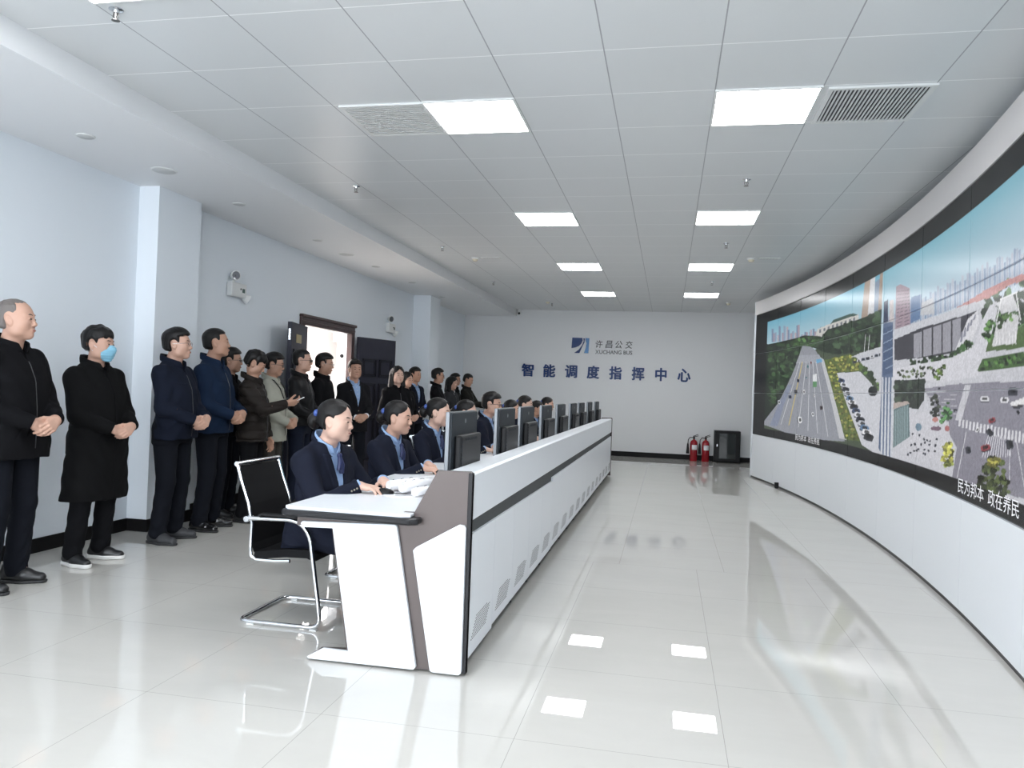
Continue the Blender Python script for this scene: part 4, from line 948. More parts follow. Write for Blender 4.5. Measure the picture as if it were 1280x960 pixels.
def frame(up, fwd):
    u = nrm(up); f = np.asarray(fwd, float); f = nrm(f-u*(f@u)); l = np.cross(u, f); return np.stack([f, l, u], 1)
def two_bone(S, W, l1, l2, pole):
    S, W = np.asarray(S, float), np.asarray(W, float); d = W-S; D = np.linalg.norm(d)
    if D > (l1+l2)*0.995: W = S+d/D*(l1+l2)*0.995; d = W-S; D = np.linalg.norm(d)
    a = (l1*l1-l2*l2+D*D)/(2*D); hgt = math.sqrt(max(l1*l1-a*a, 0)); u = d/D; p = np.asarray(pole, float); p = nrm(p-u*(p@u))
    return S+u*a+p*hgt, W
def rotv(v, ax, an):
    ax = nrm(ax); return v*math.cos(an)+np.cross(ax, v)*math.sin(an)+ax*(ax@v)*(1-math.cos(an))
def add_hand(S, W, f, back, side, curl, sc=1.0, thumb=0.5, spread=0.06):
    """W wrist, f finger direction, back = back-of-hand normal, side = +1 when the thumb is on cross(back, f)"""
    f = nrm(f); b = np.asarray(back, float); b = nrm(b-f*(b@f)); t = np.cross(b, f)*side
    X = lambda a, c, e: W+(f*a+t*c+b*e)*sc
    kn = [(0.086, 0.030), (0.090, 0.0095), (0.086, -0.0105), (0.077, -0.0295)]
    for a, c in kn: S.cap(X(0.0, c*0.55, 0), X(a*0.93, c*0.95, 0), 0.0155*sc, 0.0125*sc, 0.014)
    S.cap(X(0.02, -0.012, -0.005), X(0.06, -0.020, -0.008), 0.016*sc, 0.013*sc, 0.012)
    S.cap(X(0.012, 0.018, -0.008), X(0.05, 0.028, -0.008), 0.018*sc, 0.013*sc, 0.012)
    Ls = [(0.042, 0.025, 0.020), (0.046, 0.029, 0.021), (0.043, 0.027, 0.020), (0.033, 0.020, 0.018)]
    for i, ((a, c), L) in enumerate(zip(kn, Ls)):
        p = X(a, c, 0.001); d = rotv(f, b*side, (1.2-i)*spread*1.0*1); r = (0.0094, 0.0096, 0.0092, 0.0082)[i]*sc
        for j in range(3):
            cu = curl[j]*(1+0.08*(i-1)); ax = t
            d = d*math.cos(cu)-np.cross(ax, d)*math.sin(cu)*side if False else nrm(d*math.cos(cu)-nrm(b*1.0 if j == 0 else bb)*math.sin(cu))
            bb = nrm(np.cross(np.cross(d, b if j == 0 else bb), d))
            q = p+d*L[j]*sc; S.cap(p, q, r, r*0.92, 0.0035 if j else 0.008); p = q; r *= 0.93
    p = X(0.030, 0.028, -0.006); d = nrm(f*math.cos(0.75)+t*math.sin(0.75)-b*0.25)
    q = p+d*0.040*sc; S.cap(p, q, 0.0135*sc, 0.011*sc, 0.010)
    d2 = nrm(d+f*0.45-b*thumb-t*0.35*thumb); m = q+d2*0.030*sc; S.cap(q, m, 0.0108*sc, 0.0098*sc, 0.004)
    d3 = nrm(d2+f*0.25-b*0.2*thumb); S.cap(m, m+d3*0.022*sc, 0.0098*sc, 0.0085*sc, 0.004)
    return X(0.09, 0, -0.02)

def head_shape(S, c, F, s, fat=0.0, fem=False, age=0.0):
    T = lambda p: c+F@(np.asarray(p, float)*s)
    E = lambda p, r, k=0.015, R=None, mode='u': S.ell(T(p), np.array(r)*s, F if R is None else F@R, k*s, mode)
    E((-0.014, 0, 0.036), (0.098, 0.0775, 0.086)); E((0.024, 0, -0.020), (0.068, 0.066+fat, 0.085), 0.035)
    E((0.030, 0, -0.075), (0.048, 0.050+fat, 0.036), 0.03); E((0.062, 0, -0.098), (0.024, 0.026, 0.018+fat*0.3), 0.025)
    for y in (-1, 1):
        E((0.052, y*0.040, -0.030), (0.030, 0.026+fat, 0.030), 0.022)
        E((0.012, y*0.056, -0.068), (0.034, 0.014+fat, 0.030), 0.03)
        E((0.096, y*0.031, 0.001), (0.016, 0.019, 0.0115), 0.012, None, 's')
        S.cap(T((0.083, y*0.012, 0.021)), T((0.068, y*0.048, 0.020)), 0.0095*s, 0.008*s, 0.014*s)
        E((0.0795, y*0.031, -0.001), (0.0125, 0.0165, 0.0085), 0.004)
        R = np.array([[0.94, 0, -0.34], [0, 1, 0], [0.34, 0, 0.94]])
        E((-0.010, y*0.0800, -0.012), (0.0185, 0.0085, 0.034), 0.006, R); E((-0.004, y*0.0875, -0.010), (0.008, 0.006, 0.018), 0.006, R, 's')
        E((0.093, y*0.0130, -0.0375), (0.0100, 0.0080, 0.0072), 0.007)
    S.cap(T((0.083, 0, 0.010)), T((0.099, 0, -0.029)), 0.0075*s, 0.0110*s, 0.013*s); E((0.1005, 0, -0.033), (0.0100, 0.0115, 0.0090), 0.008)
    E((0.083, 0, -0.0625), (0.016, 0.024, 0.0055), 0.006); E((0.081, 0, -0.0735), (0.016, 0.021, 0.0065), 0.006); E((0.097, 0, -0.0675), (0.006, 0.022, 0.0016), 0.003, None, 's')
    return T

def hair_shape(kind, c, F, s):
    """scalp surface thickened where hair grows, tapering to nothing at the hairline"""
    S = Sdf(); T = lambda p: c+F@(np.asarray(p, float)*s)
    loc = lambda P: (P-c)@F/s
    S.ell(T((-0.014, 0, 0.036)), np.array((0.098, 0.0775, 0.086))*s, F, 0)
    S.ell(T((-0.046, 0, -0.015)), np.array((0.060, 0.068, 0.072))*s, F, 0.02)
    ph = rng.uniform(0, 6); short = kind in ('short', 'crew', 'thin', 'fringe', 'flat')
    if kind == 'bun':
        S.ell(T((-0.128, 0, -0.010)), np.array((0.040, 0.046, 0.044))*s, F, 0.012)
    if kind == 'long':
        for y in (-1, 1): S.cap(T((-0.03, y*0.062, 0.0)), T((-0.025, y*0.080, -0.15)), 0.036*s, 0.036*s, 0.03)
        S.cap(T((-0.06, 0, 0)), T((-0.07, 0, -0.16)), 0.070*s, 0.060*s, 0.03)
    def grow(P, d):
        x, y, z = loc(P).T; ay = np.abs(y)
        if short:
            t0, hl, sb = dict(short=(0.015, 0.062, -0.012), crew=(0.008, 0.068, 0.002), thin=(0.0045, 0.086, 0.0), fringe=(0.021, 0.040, -0.018), flat=(0.016, 0.064, -0.004))[kind]
            jag = 0.007*np.sin(y*150+ph)*(kind == 'fringe')
            hline = hl-0.010*(ay/0.07)**2+jag
            face = np.maximum(x-(0.046-0.22*np.maximum(z-0.02, 0)), hline-z) * 0 + np.minimum(-(0.046-0.22*np.maximum(z-0.02, 0)-x), hline-z)   # >0 on the bare face
            side = np.minimum(x-0.004-0.30*(sb-z), sb-z); nape = -(z+0.070+0.25*x)
            bare = np.maximum(np.maximum(face, side), nape)
            ear = np.where(ay > 0.055, 0.026*(1-np.sqrt(((x+0.010)/0.024)**2+((z+0.014)/0.040)**2)), -1); bare = np.maximum(bare, ear)
            top = np.clip((z-0.03)/0.06, 0, 1); t = t0*(0.55+0.45*top)
            if kind in ('short', 'flat'): t = t+0.010*top*np.clip((x+0.06)/0.10, 0, 1)
            if kind == 'fringe': t = t+0.006*np.sin(x*70+ph)*np.sin(y*60+ph)
            if kind == 'thin': t = t*np.where((z > 0.085) & (x > -0.05), 0.35, 1.0)
            w_ = 0.018
        elif kind == 'bun':
            t = 0.0095; face = np.minimum(x-0.034+0.35*np.maximum(z, 0)*0, (0.090-0.85*ay)-z); side = np.minimum(x-0.010, 0.004-z)
            low = np.minimum(-(z+0.052+0.55*(x+0.05)), x+0.112); bare = np.maximum(np.maximum(face, side), low)
            ear = np.where(ay > 0.055, 0.022*(1-np.sqrt(((x+0.010)/0.022)**2+((z+0.018)/0.036)**2)), -1); bare = np.maximum(bare, ear); w_ = 0.016
        else:
            t = 0.016; face = np.minimum(np.minimum(x-0.024, (0.088-0.95*ay)-z), 0.064-ay)
            inner = np.where(z < 0.0, 0.05*(1-np.sqrt(((x-0.03)/0.085)**2+(y/0.055)**2)), -1); bare = np.maximum(face, inner); w_ = 0.016
        g = np.clip(-bare/w_, 0, 1); g = g*g*(3-2*g); g = np.where(bare < 0, np.maximum(g, 0.10), 0)
        th = (t+0.007)*np.sqrt(g)-0.007
        amp = 0.0007 if kind != 'long' else 0.0022
        d = d-th*s+amp*s*(np.sin(y*190+6*np.sin(x*34+ph)+z*60)+0.6*np.sin(y*95+x*70+ph))
        return np.maximum(d, np.where(bare > 0, bare*s, -1))
    S.post.append(grow)
    return S

SKIN = [mat('skin_fair', (0.56, 0.335, 0.25), 0.48, var=0.05, vscale=30), mat('skin_medium', (0.46, 0.26, 0.18), 0.48, var=0.05, vscale=30), mat('skin_pale', (0.62, 0.40, 0.315), 0.48, var=0.04, vscale=30)]
M_HAIR = mat('black_hair', (0.007, 0.006, 0.006), 0.42, spec=0.28, bump=0.6, bscale=260)
M_GREYHAIR = mat('grey_hair', (0.16, 0.14, 0.13), 0.5, bump=0.5, bscale=300)
M_EYE = mat('dark_eye', (0.012, 0.009, 0.008), 0.15); M_BROW = mat('eyebrow', (0.03, 0.022, 0.02), 0.7); M_LIP = mat('lips', (0.42, 0.17, 0.15), 0.4)
M_MASK = mat('blue_mask', srgb(128, 182, 206), 0.7, bump=0.2, bscale=90)
M_SHIRT = mat('light_blue_shirt', srgb(140, 166, 204), 0.7, bump=0.2, bscale=500); M_WSHIRT = mat('white_shirt', (0.75, 0.76, 0.80), 0.7)
M_TIE = mat('navy_neck_scarf', srgb(30, 40, 80), 0.5)
def cloth(name, c, rough=0.8, **k): return mat(name, c, rough, spec=0.10, bump=k.pop('bump', 0.35), bscale=k.pop('bscale', 350), var=0.12, vscale=12, **k)
FAB = dict(
    black=cloth('black_cloth', (0.0055, 0.0055, 0.0068)), coat=cloth('black_coat', (0.005, 0.005, 0.0055)), navy=cloth('navy_cloth', (0.009, 0.012, 0.023)),
    blue=cloth('blue_cloth', (0.009, 0.019, 0.043)), suit=cloth('navy_suit', (0.010, 0.012, 0.022)), blacksuit=cloth('black_suit', (0.009, 0.009, 0.011)),
    trous=cloth('dark_trousers', (0.007, 0.008, 0.012)), brown=cloth('brown_black_puffer', (0.022, 0.018, 0.016), 0.55), beige=cloth('beige_jacket', (0.40, 0.40, 0.34)),
    khaki=cloth('grey_trousers', (0.055, 0.050, 0.045)), leather=cloth('black_leather', (0.010, 0.010, 0.011), 0.40, bscale=120), grey=cloth('dark_grey_cloth', (0.035, 0.036, 0.040)), olive=cloth('olive_black', (0.016, 0.016, 0.014)))
M_SHOE = mat('black_shoe', (0.012, 0.012, 0.013), 0.35); M_SOLEW = mat('white_sole', (0.75, 0.74, 0.72), 0.6); M_SOLEB = mat('dark_sole', (0.03, 0.03, 0.032), 0.7)
M_SHOEGREY = mat('charcoal_shoe', (0.035, 0.036, 0.04), 0.6)
M_SHINY = mat('polished_shoe', (0.010, 0.010, 0.011), 0.12, coat=0.5); M_RIM = mat('spectacle_rim', (0.05, 0.04, 0.04), 0.3); M_RIMSILV = mat('spectacle_wire', (0.5, 0.48, 0.46), 0.25, metal=0.9)
M_LENS = mat('dark_lens', (0.01, 0.01, 0.012), 0.05)
_ball = {}
def button(name, p, r, m, parent):
    if name not in _ball:
        me = B().ball((0, 0, 0), 1.0, None, 8).mesh(name, True); me.materials.append(m); _ball[name] = me
    o = bpy.data.objects.new(name, _ball[name]); COL.objects.link(o); o.parent = parent; o.location = p; o.scale = (r, r, r)
def clear_glass():
    m = bpy.data.materials.new('clear_lens'); m.use_nodes = True; b = m.node_tree.nodes['Principled BSDF']
    b.inputs['Base Color'].default_value = (1, 1, 1, 1); b.inputs['Roughness'].default_value = 0.02; b.inputs['IOR'].default_value = 1.05; b.inputs['Transmission Weight'].default_value = 1.0
    return m
M_CLEAR = clear_glass()
M_BLUERIB = mat('blue_hair_bow', srgb(60, 84, 150), 0.5); M_ZIP = mat('zip_metal', (0.12, 0.12, 0.125), 0.3, metal=0.8); M_BUTTON = mat('suit_button', (0.30, 0.27, 0.22), 0.35, metal=0.5)
SHOES = {}
def shoe_pair(parent, pos, yaw, style, s):
    key = style
    if key not in SHOES:
        S = Sdf(); S.cap((-0.055, 0, 0.048), (0.05, 0, 0.042), 0.036, 0.043, 0.01); S.cap((0.05, -0.004, 0.040), (0.145, 0.004, 0.032), 0.043, 0.031, 0.02); S.cap((-0.045, 0, 0.05), (-0.035, 0, 0.10), 0.036, 0.040, 0.02); S.cap((-0.03, 0, 0.085), (0.07, 0, 0.05), 0.038, 0.034, 0.02)
        S.post.append(lambda P, d: np.maximum(np.maximum(d, 0.016-P[:, 2]), P[:, 2]-0.112)); up = S.mesh('upper', 0.006)
        Q = Sdf(); Q.cap((-0.058, 0, 0.02), (0.05, 0, 0.02), 0.040, 0.047, 0.01); Q.cap((0.05, -0.004, 0.02), (0.150, 0.004, 0.02), 0.047, 0.034, 0.02)
        th = 0.030 if style == 'sneaker' else 0.018
        Q.post.append(lambda P, d: np.maximum(np.maximum(d, 0.0015-P[:, 2]), P[:, 2]-th-np.clip(-P[:, 0]*0.06, 0, 0.006))); so = Q.mesh('sole', 0.006)
        la = B()
        for k in range(4): la.tube([(0.03+k*0.018, -0.020, 0.083-k*0.006), (0.033+k*0.018, 0, 0.092-k*0.007), (0.03+k*0.018, 0.020, 0.083-k*0.006)], 0.003, 6)
        lm = la.mesh('laces', True)
        mu = dict(sneaker=M_SHOE, dress=M_SHINY, trainer=M_SHOEGREY, plain=M_SHOE)[style]; ms = M_SOLEW if style == 'sneaker' else M_SOLEB
        for me, m in ((up, mu), (so, ms), (lm, M_SHOE)):
            me.materials.append(m); me.polygons.foreach_set('use_smooth', [True]*len(me.polygons))
        SHOES[key] = (up, so, lm)
    up, so, lm = SHOES[key]
    for p, y in zip(pos, yaw):
        o = obj('shoe', up, parent); o.location = (p[0], p[1], p[2]); o.rotation_euler = (0, 0, y); o.scale = (s, s, s)
        c = bpy.data.objects.new('sole', so); COL.objects.link(c); c.parent = o
        c = bpy.data.objects.new('laces', lm); COL.objects.link(c); c.parent = o
def smooth_obj(name, me, parent, m): return obj(name, me, parent, m, True)

def person(label, x, y, yaw, H=1.74, build=1.0, belly=0.0, pose='clasp', head=(0, 0), hair='short', hairm=None, skin=0, top='zip', topm='black', legs='trous', shoes='plain',
           glasses=None, mask=False, fem=False, fat=0.0, h=0.006, group='people standing along the wall', lean=0.0, pelvis_z=None, hands=None, shirt=None, seatx=None, collar=None, tie=None, hidden_legs=False):
    s = H/1.74; w = build; root = thing('person', label, 'person', (x, y, 0), yaw, group)
    seated = pose == 'seated'
    pz = pelvis_z if pelvis_z is not None else 0.93*s
    O = np.array([0.0, 0.0, pz]); up = np.array([math.sin(lean), 0, math.cos(lean)]); F = frame(up, (1, 0, 0))
    X = lambda f_, l_, h_: O+F@np.array([f_, l_*w, h_])*s
    sh = {1: X(-0.008, 0.158, 0.418), -1: X(-0.008, -0.158, 0.418)}
    neck = X(-0.012, 0, 0.515); hc = X(0.016, 0, 0.515)+up*(0.150 if fat < 0.004 else 0.141)*s
    hy, hp = head; FH = F @ np.array([[math.cos(hy), -math.sin(hy), 0], [math.sin(hy), math.cos(hy), 0], [0, 0, 1]]) @ np.array([[math.cos(hp), 0, math.sin(hp)], [0, 1, 0], [-math.sin(hp), 0, math.cos(hp)]])
    # counter the torso's lean so the face looks ahead
    if lean: FH = np.array([[math.cos(-lean), 0, math.sin(-lean)], [0, 1, 0], [-math.sin(-lean), 0, math.cos(-lean)]]) @ FH
    fat_x = belly
    # legs
    if seated:
        hip = {i: X(0.02, 0.09*i, 0.0) for i in (1, -1)}; knee = {i: np.array([0.42*s, 0.10*i*w, 0.455]) for i in (1, -1)}; ank = {i: np.array([0.50*s, 0.10*i, 0.09]) for i in (1, -1)}
        fy = {1: 0.1, -1: -0.1}
    else:
        hip = {i: X(0, 0.085*i, -0.02) for i in (1, -1)}; knee = {i: np.array([0.025*s, 0.095*i*w, 0.49*s]) for i in (1, -1)}; ank = {i: np.array([-0.02*s, 0.105*i*w, 0.09*s]) for i in (1, -1)}
        fy = {1: 0.22, -1: -0.22}
    # arms: wrist target, finger direction, back of hand, curl
    if hands is None:
        hands = {-1: ((0.185, -0.085, 0.050), (0.22, 0.93, -0.30), (0.9, -0.15, 0.35), (0.75, 0.95, 0.5)), 1: ((0.215, 0.060, 0.070), (0.22, -0.85, -0.45), (0.88, 0.15, 0.40), (0.65, 0.85, 0.45))}
    arms = {}
    for i in (1, -1):
        wt, fd, bk, cu = hands[i]
        Wt = X(wt[0], wt[1]/w, wt[2]) if not seated else np.array(wt)
        if not seated: Wt = Wt+F@np.array([belly, 0, 0])
        pole = np.array([-0.55, 0.75*i, -0.6]) if not seated else np.array([-0.35, 0.6*i, -0.7])
        El, Wt = two_bone(sh[i], Wt, 0.285*s, 0.25*s, pole); arms[i] = (El, Wt, nrm(fd), nrm(bk), cu)
    sk = SKIN[skin]
    # body
    S = Sdf()
    S.loft(O, F, [(-0.10*s, 0.085*s, 0.135*s*w, 0), (0.0, 0.095*s, 0.145*s*w, belly*0.5), (0.15*s, 0.09*s, 0.135*s*w, belly*0.7), (0.32*s, 0.08*s, 0.125*s*w, belly*0.3), (0.43*s, 0.06*s, 0.115*s*w, 0), (0.50*s, 0.05*s, 0.07*s, -0.01), (0.53*s, 0.045*s, 0.05*s, -0.01)], 0.01)
    for i in (1, -1):
        S.cap(hip[i], knee[i], 0.075*s, 0.050*s, 0.03); S.cap(knee[i], ank[i], 0.048*s, 0.034*s, 0.02)
        S.cap(ank[i], ank[i]+np.array([0.10*s, 0.02*i, -0.045]), 0.033*s, 0.024*s, 0.02)
        El, Wt, fd, bk, cu = arms[i]
        S.cap(sh[i], El, 0.036*s, 0.030*s, 0.01); S.cap(El, Wt, 0.031*s, 0.0250*s, 0.012)
        add_hand(S, Wt, fd, bk, -i, cu, (0.96 if fem else 1.02)*s)
    T = head_shape(S, hc, FH, s, fat, fem)
    S.cap(T((-0.012, 0, -0.055)), neck, (0.050+fat*0.6)*s, (0.060 if not fem else 0.052)*s, 0.025)
    smooth_obj('body', S.mesh('body', h), root, sk)
    # face
    b = B(); RX = Matrix([list(FH[0]), list(FH[1]), list(FH[2])]).to_4x4()
    def place(m_, p): return Matrix.Translation(Vector(T(p))) @ RX @ m_
    for yy in (-1, 1):
        e = B().ball((0, 0, 0), (0.006*s, 0.0125*s, 0.0042*s), place(Matrix.Rotation(yy*0.35, 4, 'Z'), (0.0885, yy*0.031, -0.0015)), 10); e.done('eye', M_EYE, root, True)
        br = B().tube([Vector(T(q)) for q in ((0.0925, yy*0.014, 0.0215), (0.088, yy*0.032, 0.0265), (0.074, yy*0.050, 0.0215))], [0.0035*s, 0.0040*s, 0.0022*s], 6); br.done('eyebrow', M_BROW, root, True)
    if not mask:
        B().ball((0, 0, 0), (0.006*s, 0.0215*s, 0.0052*s), place(Matrix.Identity(4), (0.0945, 0, -0.068)), 10).done('mouth', M_LIP, root, True)
    else:
        Mk = Sdf(); Mk.ell(T((0.048, 0, -0.058)), np.array((0.058, 0.061+fat, 0.060))*s, FH, 0.01); Mk.cap(T((0.088, 0, -0.014)), T((0.102, 0, -0.036)), 0.013*s, 0.015*s, 0.03); Mk.cap(T((0.102, 0, -0.040)), T((0.072, 0, -0.108)), 0.014*s, 0.016*s, 0.04)
        lc = lambda P: (P-hc)@FH/s
        def mcut(P, d):
            q = lc(P); d = np.maximum(d, (0.026-q[:, 0])*s); d = np.maximum(d, (q[:, 2]+0.008-0.10*(q[:, 0]-0.09))*s); return d+0.0012*np.sin(q[:, 2]*330)
        Mk.post.append(mcut); smooth_obj('face_mask', Mk.mesh('face_mask', min(h, 0.005)), root, M_MASK)
        for yy in (-1, 1): B().tube([Vector(T(q)) for q in ((0.035, yy*(0.068+fat), -0.03), (0.0, yy*0.080, -0.005), (-0.022, yy*0.080, -0.005))], 0.0018, 5).done('mask_loop', M_WSHIRT, root); 
        for yy in (-1, 1): B().tube([Vector(T(q)) for q in ((0.035, yy*(0.062+fat), -0.085), (0.0, yy*0.078, -0.05), (-0.022, yy*0.080, -0.03))], 0.0018, 5).done('mask_loop', M_WSHIRT, root)
    hm = hairm or M_HAIR
    if hair: 
        smooth_obj('hair', hair_shape(hair, hc, FH, s).mesh('hair', min(h, 0.006)), root, hm)
        if hair == 'bun':
            e = B().ball((0, 0.03, 0.016), (0.020, 0.030, 0.022), place(Matrix.Identity(4), (-0.108, 0, 0.022))); e.ball((0, -0.03, 0.016), (0.020, 0.030, 0.022), place(Matrix.Identity(4), (-0.108, 0, 0.022))); e.ball((0, 0, 0.016), (0.016, 0.016, 0.016), place(Matrix.Identity(4), (-0.108, 0, 0.022)))
            e.done('hair_bow', M_BLUERIB, root, True)
    if glasses:
        g = B(); dark = glasses == 'dark'; rr = 0.0017 if glasses == 'wire' else 0.0026
        for yy in (-1, 1):
            ring = [Vector(T((0.099-0.010*abs(0.8*math.cos(a)*1.0+0.2)*0, yy*(0.0335+0.0230*math.cos(a)), -0.003+0.0165*math.sin(a)))) for a in np.linspace(0, 2*PI, 19)[:-1]]
            g.tube(ring, rr*s, 6, True); g.tube([Vector(T(q)) for q in ((0.098, yy*0.058, 0.004), (0.080, yy*0.072, 0.004), (-0.010, yy*0.0845, 0.002), (-0.022, yy*0.084, -0.014))], rr*s*0.9, 6)
        g.tube([Vector(T(q)) for q in ((0.099, -0.009, 0.002), (0.103, 0, 0.005), (0.099, 0.009, 0.002))], rr*s, 6)
        go = g.done('spectacles', M_RIMSILV if glasses == 'wire' else M_RIM, root, True)
        if dark:
            for yy in (-1, 1): B().lathe([(0.0235*s, -0.0008), (0.0235*s, 0.0008)], 18, Matrix.Translation(Vector(T((0.099, yy*0.0335, -0.003)))) @ RX @ Matrix.Rotation(PI/2, 4, 'Y')).done('lens', M_LENS, go)
    # trousers
    LG = Sdf(); ph = rng.uniform(0, 6)
    LG.loft(O, F, [(-0.13*s, 0.105*s, 0.165*s*w, 0), (0.0, 0.112*s, 0.168*s*w, belly*0.5), (0.10*s, 0.105*s, 0.158*s*w, belly*0.6)], 0.02)
    for i in (1, -1):
        LG.cap(hip[i], knee[i], 0.094*s*(0.6+0.4*w), 0.071*s, 0.035)
        he = ank[i]+np.array([0, 0, 0.0]); LG.cap(knee[i], he, 0.070*s, 0.064*s, 0.02)
    def lpost(P, d):
        kz = np.clip((0.62-P[:, 2])/0.5, 0, 1) if not seated else 0.6
        d = d+0.0035*kz*(np.sin(P[:, 2]*52+7*np.sin(P[:, 1]*16+ph)+P[:, 0]*14))
        return np.maximum(d, 0.045-P[:, 2])
    LG.post.append(lpost); smooth_obj('trousers', LG.mesh('trousers', max(h, 0.008)), root, FAB[legs])
    shoe_pair(root, [(ank[i][0], ank[i][1], 0.0) for i in (1, -1)], [fy[1], fy[-1]], shoes, s)
    # upper garment
    J = Sdf(); ph2 = rng.uniform(0, 6)
    hem = dict(suit=-0.14, zip=-0.10, coat=-0.46, puffer=-0.12, parka=-0.16, leather=-0.04)[top]
    if seated: hem = max(hem, -0.07)
    th = dict(suit=0.0, zip=0.006, coat=0.012, puffer=0.020, parka=0.014, leather=0.006)[top]
    bl = belly
    st = [(hem, 0.125+th, 0.185+th, bl*0.6), (hem+0.06, 0.125+th, 0.186+th, bl*0.7), (0.0, 0.124+th, 0.180+th, bl*0.8), (0.14, 0.118+th, (0.160 if fem and top == 'suit' else 0.170)+th, bl*0.9), (0.30, 0.122+th*0.7, 0.176+th*0.7, bl*0.4+0.004),
          (0.39, 0.106+th*0.5, 0.168+th*0.5, 0.0), (0.445, 0.086, 0.140, -0.006), (0.485, 0.072, 0.102, -0.012), (0.515, 0.066, 0.072, -0.014)]
    if top == 'coat': st[0] = (hem, 0.155, 0.215, bl*0.5); st[1] = (hem+0.2, 0.145, 0.205, bl*0.6)
    st = [(a*s, b_*s, c_*s*w, e*s) for a, b_, c_, e in st]
    J.loft(O, F, st, 0.01)
    hw = {}
    for i in (1, -1):
        El, Wt, fd, bk, cu = arms[i]
        J.cap(X(-0.022, 0.045*i/w, 0.452), sh[i]+up*0.004, 0.056*s, 0.054*s, 0.05*s)
        J.cap(sh[i]+up*-0.004, El, (0.061+th*0.5)*s, (0.056+th*0.5)*s, 0.035*s); fw = nrm(Wt-El); end = Wt-fw*0.006
        J.cap(El, end, (0.056+th*0.5)*s, (0.040+th*0.4)*s, 0.018*s); hw[i] = (end, fw)
    lo_ = lambda P: (P-O)@F/s
    def jpost(P, d):
        q = lo_(P); f_, l_, hh = q.T; al = np.abs(l_)
        arm_z = np.clip((al-0.13)/0.05, 0, 1); d = d+(0.0030+0.0022*arm_z)*s*(0.6 if top == 'coat' else 1)*(np.sin(hh*46+5*np.sin(l_*13+ph2)+f_*22)*0.6+np.sin(l_*38+hh*21+ph2+3*np.sin(f_*14))*0.5)
        if top == 'puffer': d = d+0.008*s*(1-np.abs(np.sin(hh*PI/0.085+0.4)))**2*1.2
        body_zone = al < 0.15*w
        if top == 'suit':
            hb, ht = (0.16, 0.52); wv = 0.075*np.clip((hh-hb)/(ht-hb), -1, 1.3)
            lap = np.clip((0.050-(al-wv))/0.006, 0, 1)*np.clip((al-wv)/0.003, 0, 1)*(f_ > 0.02)*(hh > hb)*(hh < 0.47)*np.clip((0.11-np.abs(al-wv))/0.01, 0, 1)
            d = d-0.006*s*lap
            vv = np.maximum(np.maximum((al-wv)*0.95, 0.02-f_), hb-hh); d = np.maximum(d, -vv*s)
            seam = np.clip(1-np.abs(l_)/0.004, 0, 1)*(f_ > 0)*(hh < hb); d = d+0.004*s*seam
        else:
            seam = np.clip(1-np.abs(l_-0.006)/0.005, 0, 1)*(f_ > 0.02); d = d+0.004*s*seam
            if top != 'puffer':
                yoke = np.clip(1-np.abs(hh-0.34)/0.004, 0, 1)*(al < 0.14); d = d+0.003*s*yoke
            vn = np.maximum(np.maximum((al-0.052*np.clip((hh-0.41)/0.11, 0, 1.3))*0.95, 0.025-f_), 0.41-hh)
            if collar != 'high': d = np.maximum(d, -vn*s)
            pk = np.clip(1-np.abs((al-0.10)+0.5*(hh-0.02))/0.004, 0, 1)*(np.abs(hh-0.03) < 0.07)*(f_ > 0); d = d+0.004*s*pk
        for i in (1, -1):
            e, fw = hw[i]; r = P-e; a = r@fw; near = (r*r).sum(1) < (0.10*s)**2
            d = np.where(near, np.maximum(d, a-0.002), d)
        return d
    J.post.append(jpost)
    jn = dict(suit='suit_jacket', zip='jacket', coat='overcoat', puffer='puffer_jacket', parka='jacket', leather='leather_jacket')[top]
    jo = smooth_obj(jn, J.mesh(jn, max(h*0.95, 0.006)), root, FAB[topm])
    # collar
    def ring(zc, r, hgt, thick, gap, tilt=0.0):
        def f(P):
            q = lo_(P); f_, l_, hh = q.T; f2 = f_+0.016; rad = np.hypot(f2*0.96, l_); hz = hh-zc-f2*tilt; rr = r-0.10*np.abs(hz)
            dr = np.abs(rad-rr)-thick; dz = np.abs(hz)-hgt
            d = np.maximum(dr, dz); g = np.maximum(np.abs(l_)-gap*np.clip(0.5+(hz+hgt)/(2*hgt), 0.2, 1.4), -f2); g = np.where(f2 > 0, gap*np.clip(0.4+(hz+hgt)/(2*hgt), 0.2, 1.5)-np.abs(l_), -1)
            return np.maximum(d, g)*s
        return f
    def collar_mesh(name, zc, r, hgt, thick, gap, m, tilt=-0.25, hv=None):
        C_ = Sdf(); c0 = X(-0.016, 0, zc); R_ = 0.14*s; C_.fn(ring(zc, r, hgt, thick, gap, tilt), c0-R_, c0+R_, 0.0); return smooth_obj(name, C_.mesh(name, hv or min(h, 0.006)), root, m)
    sm = shirt
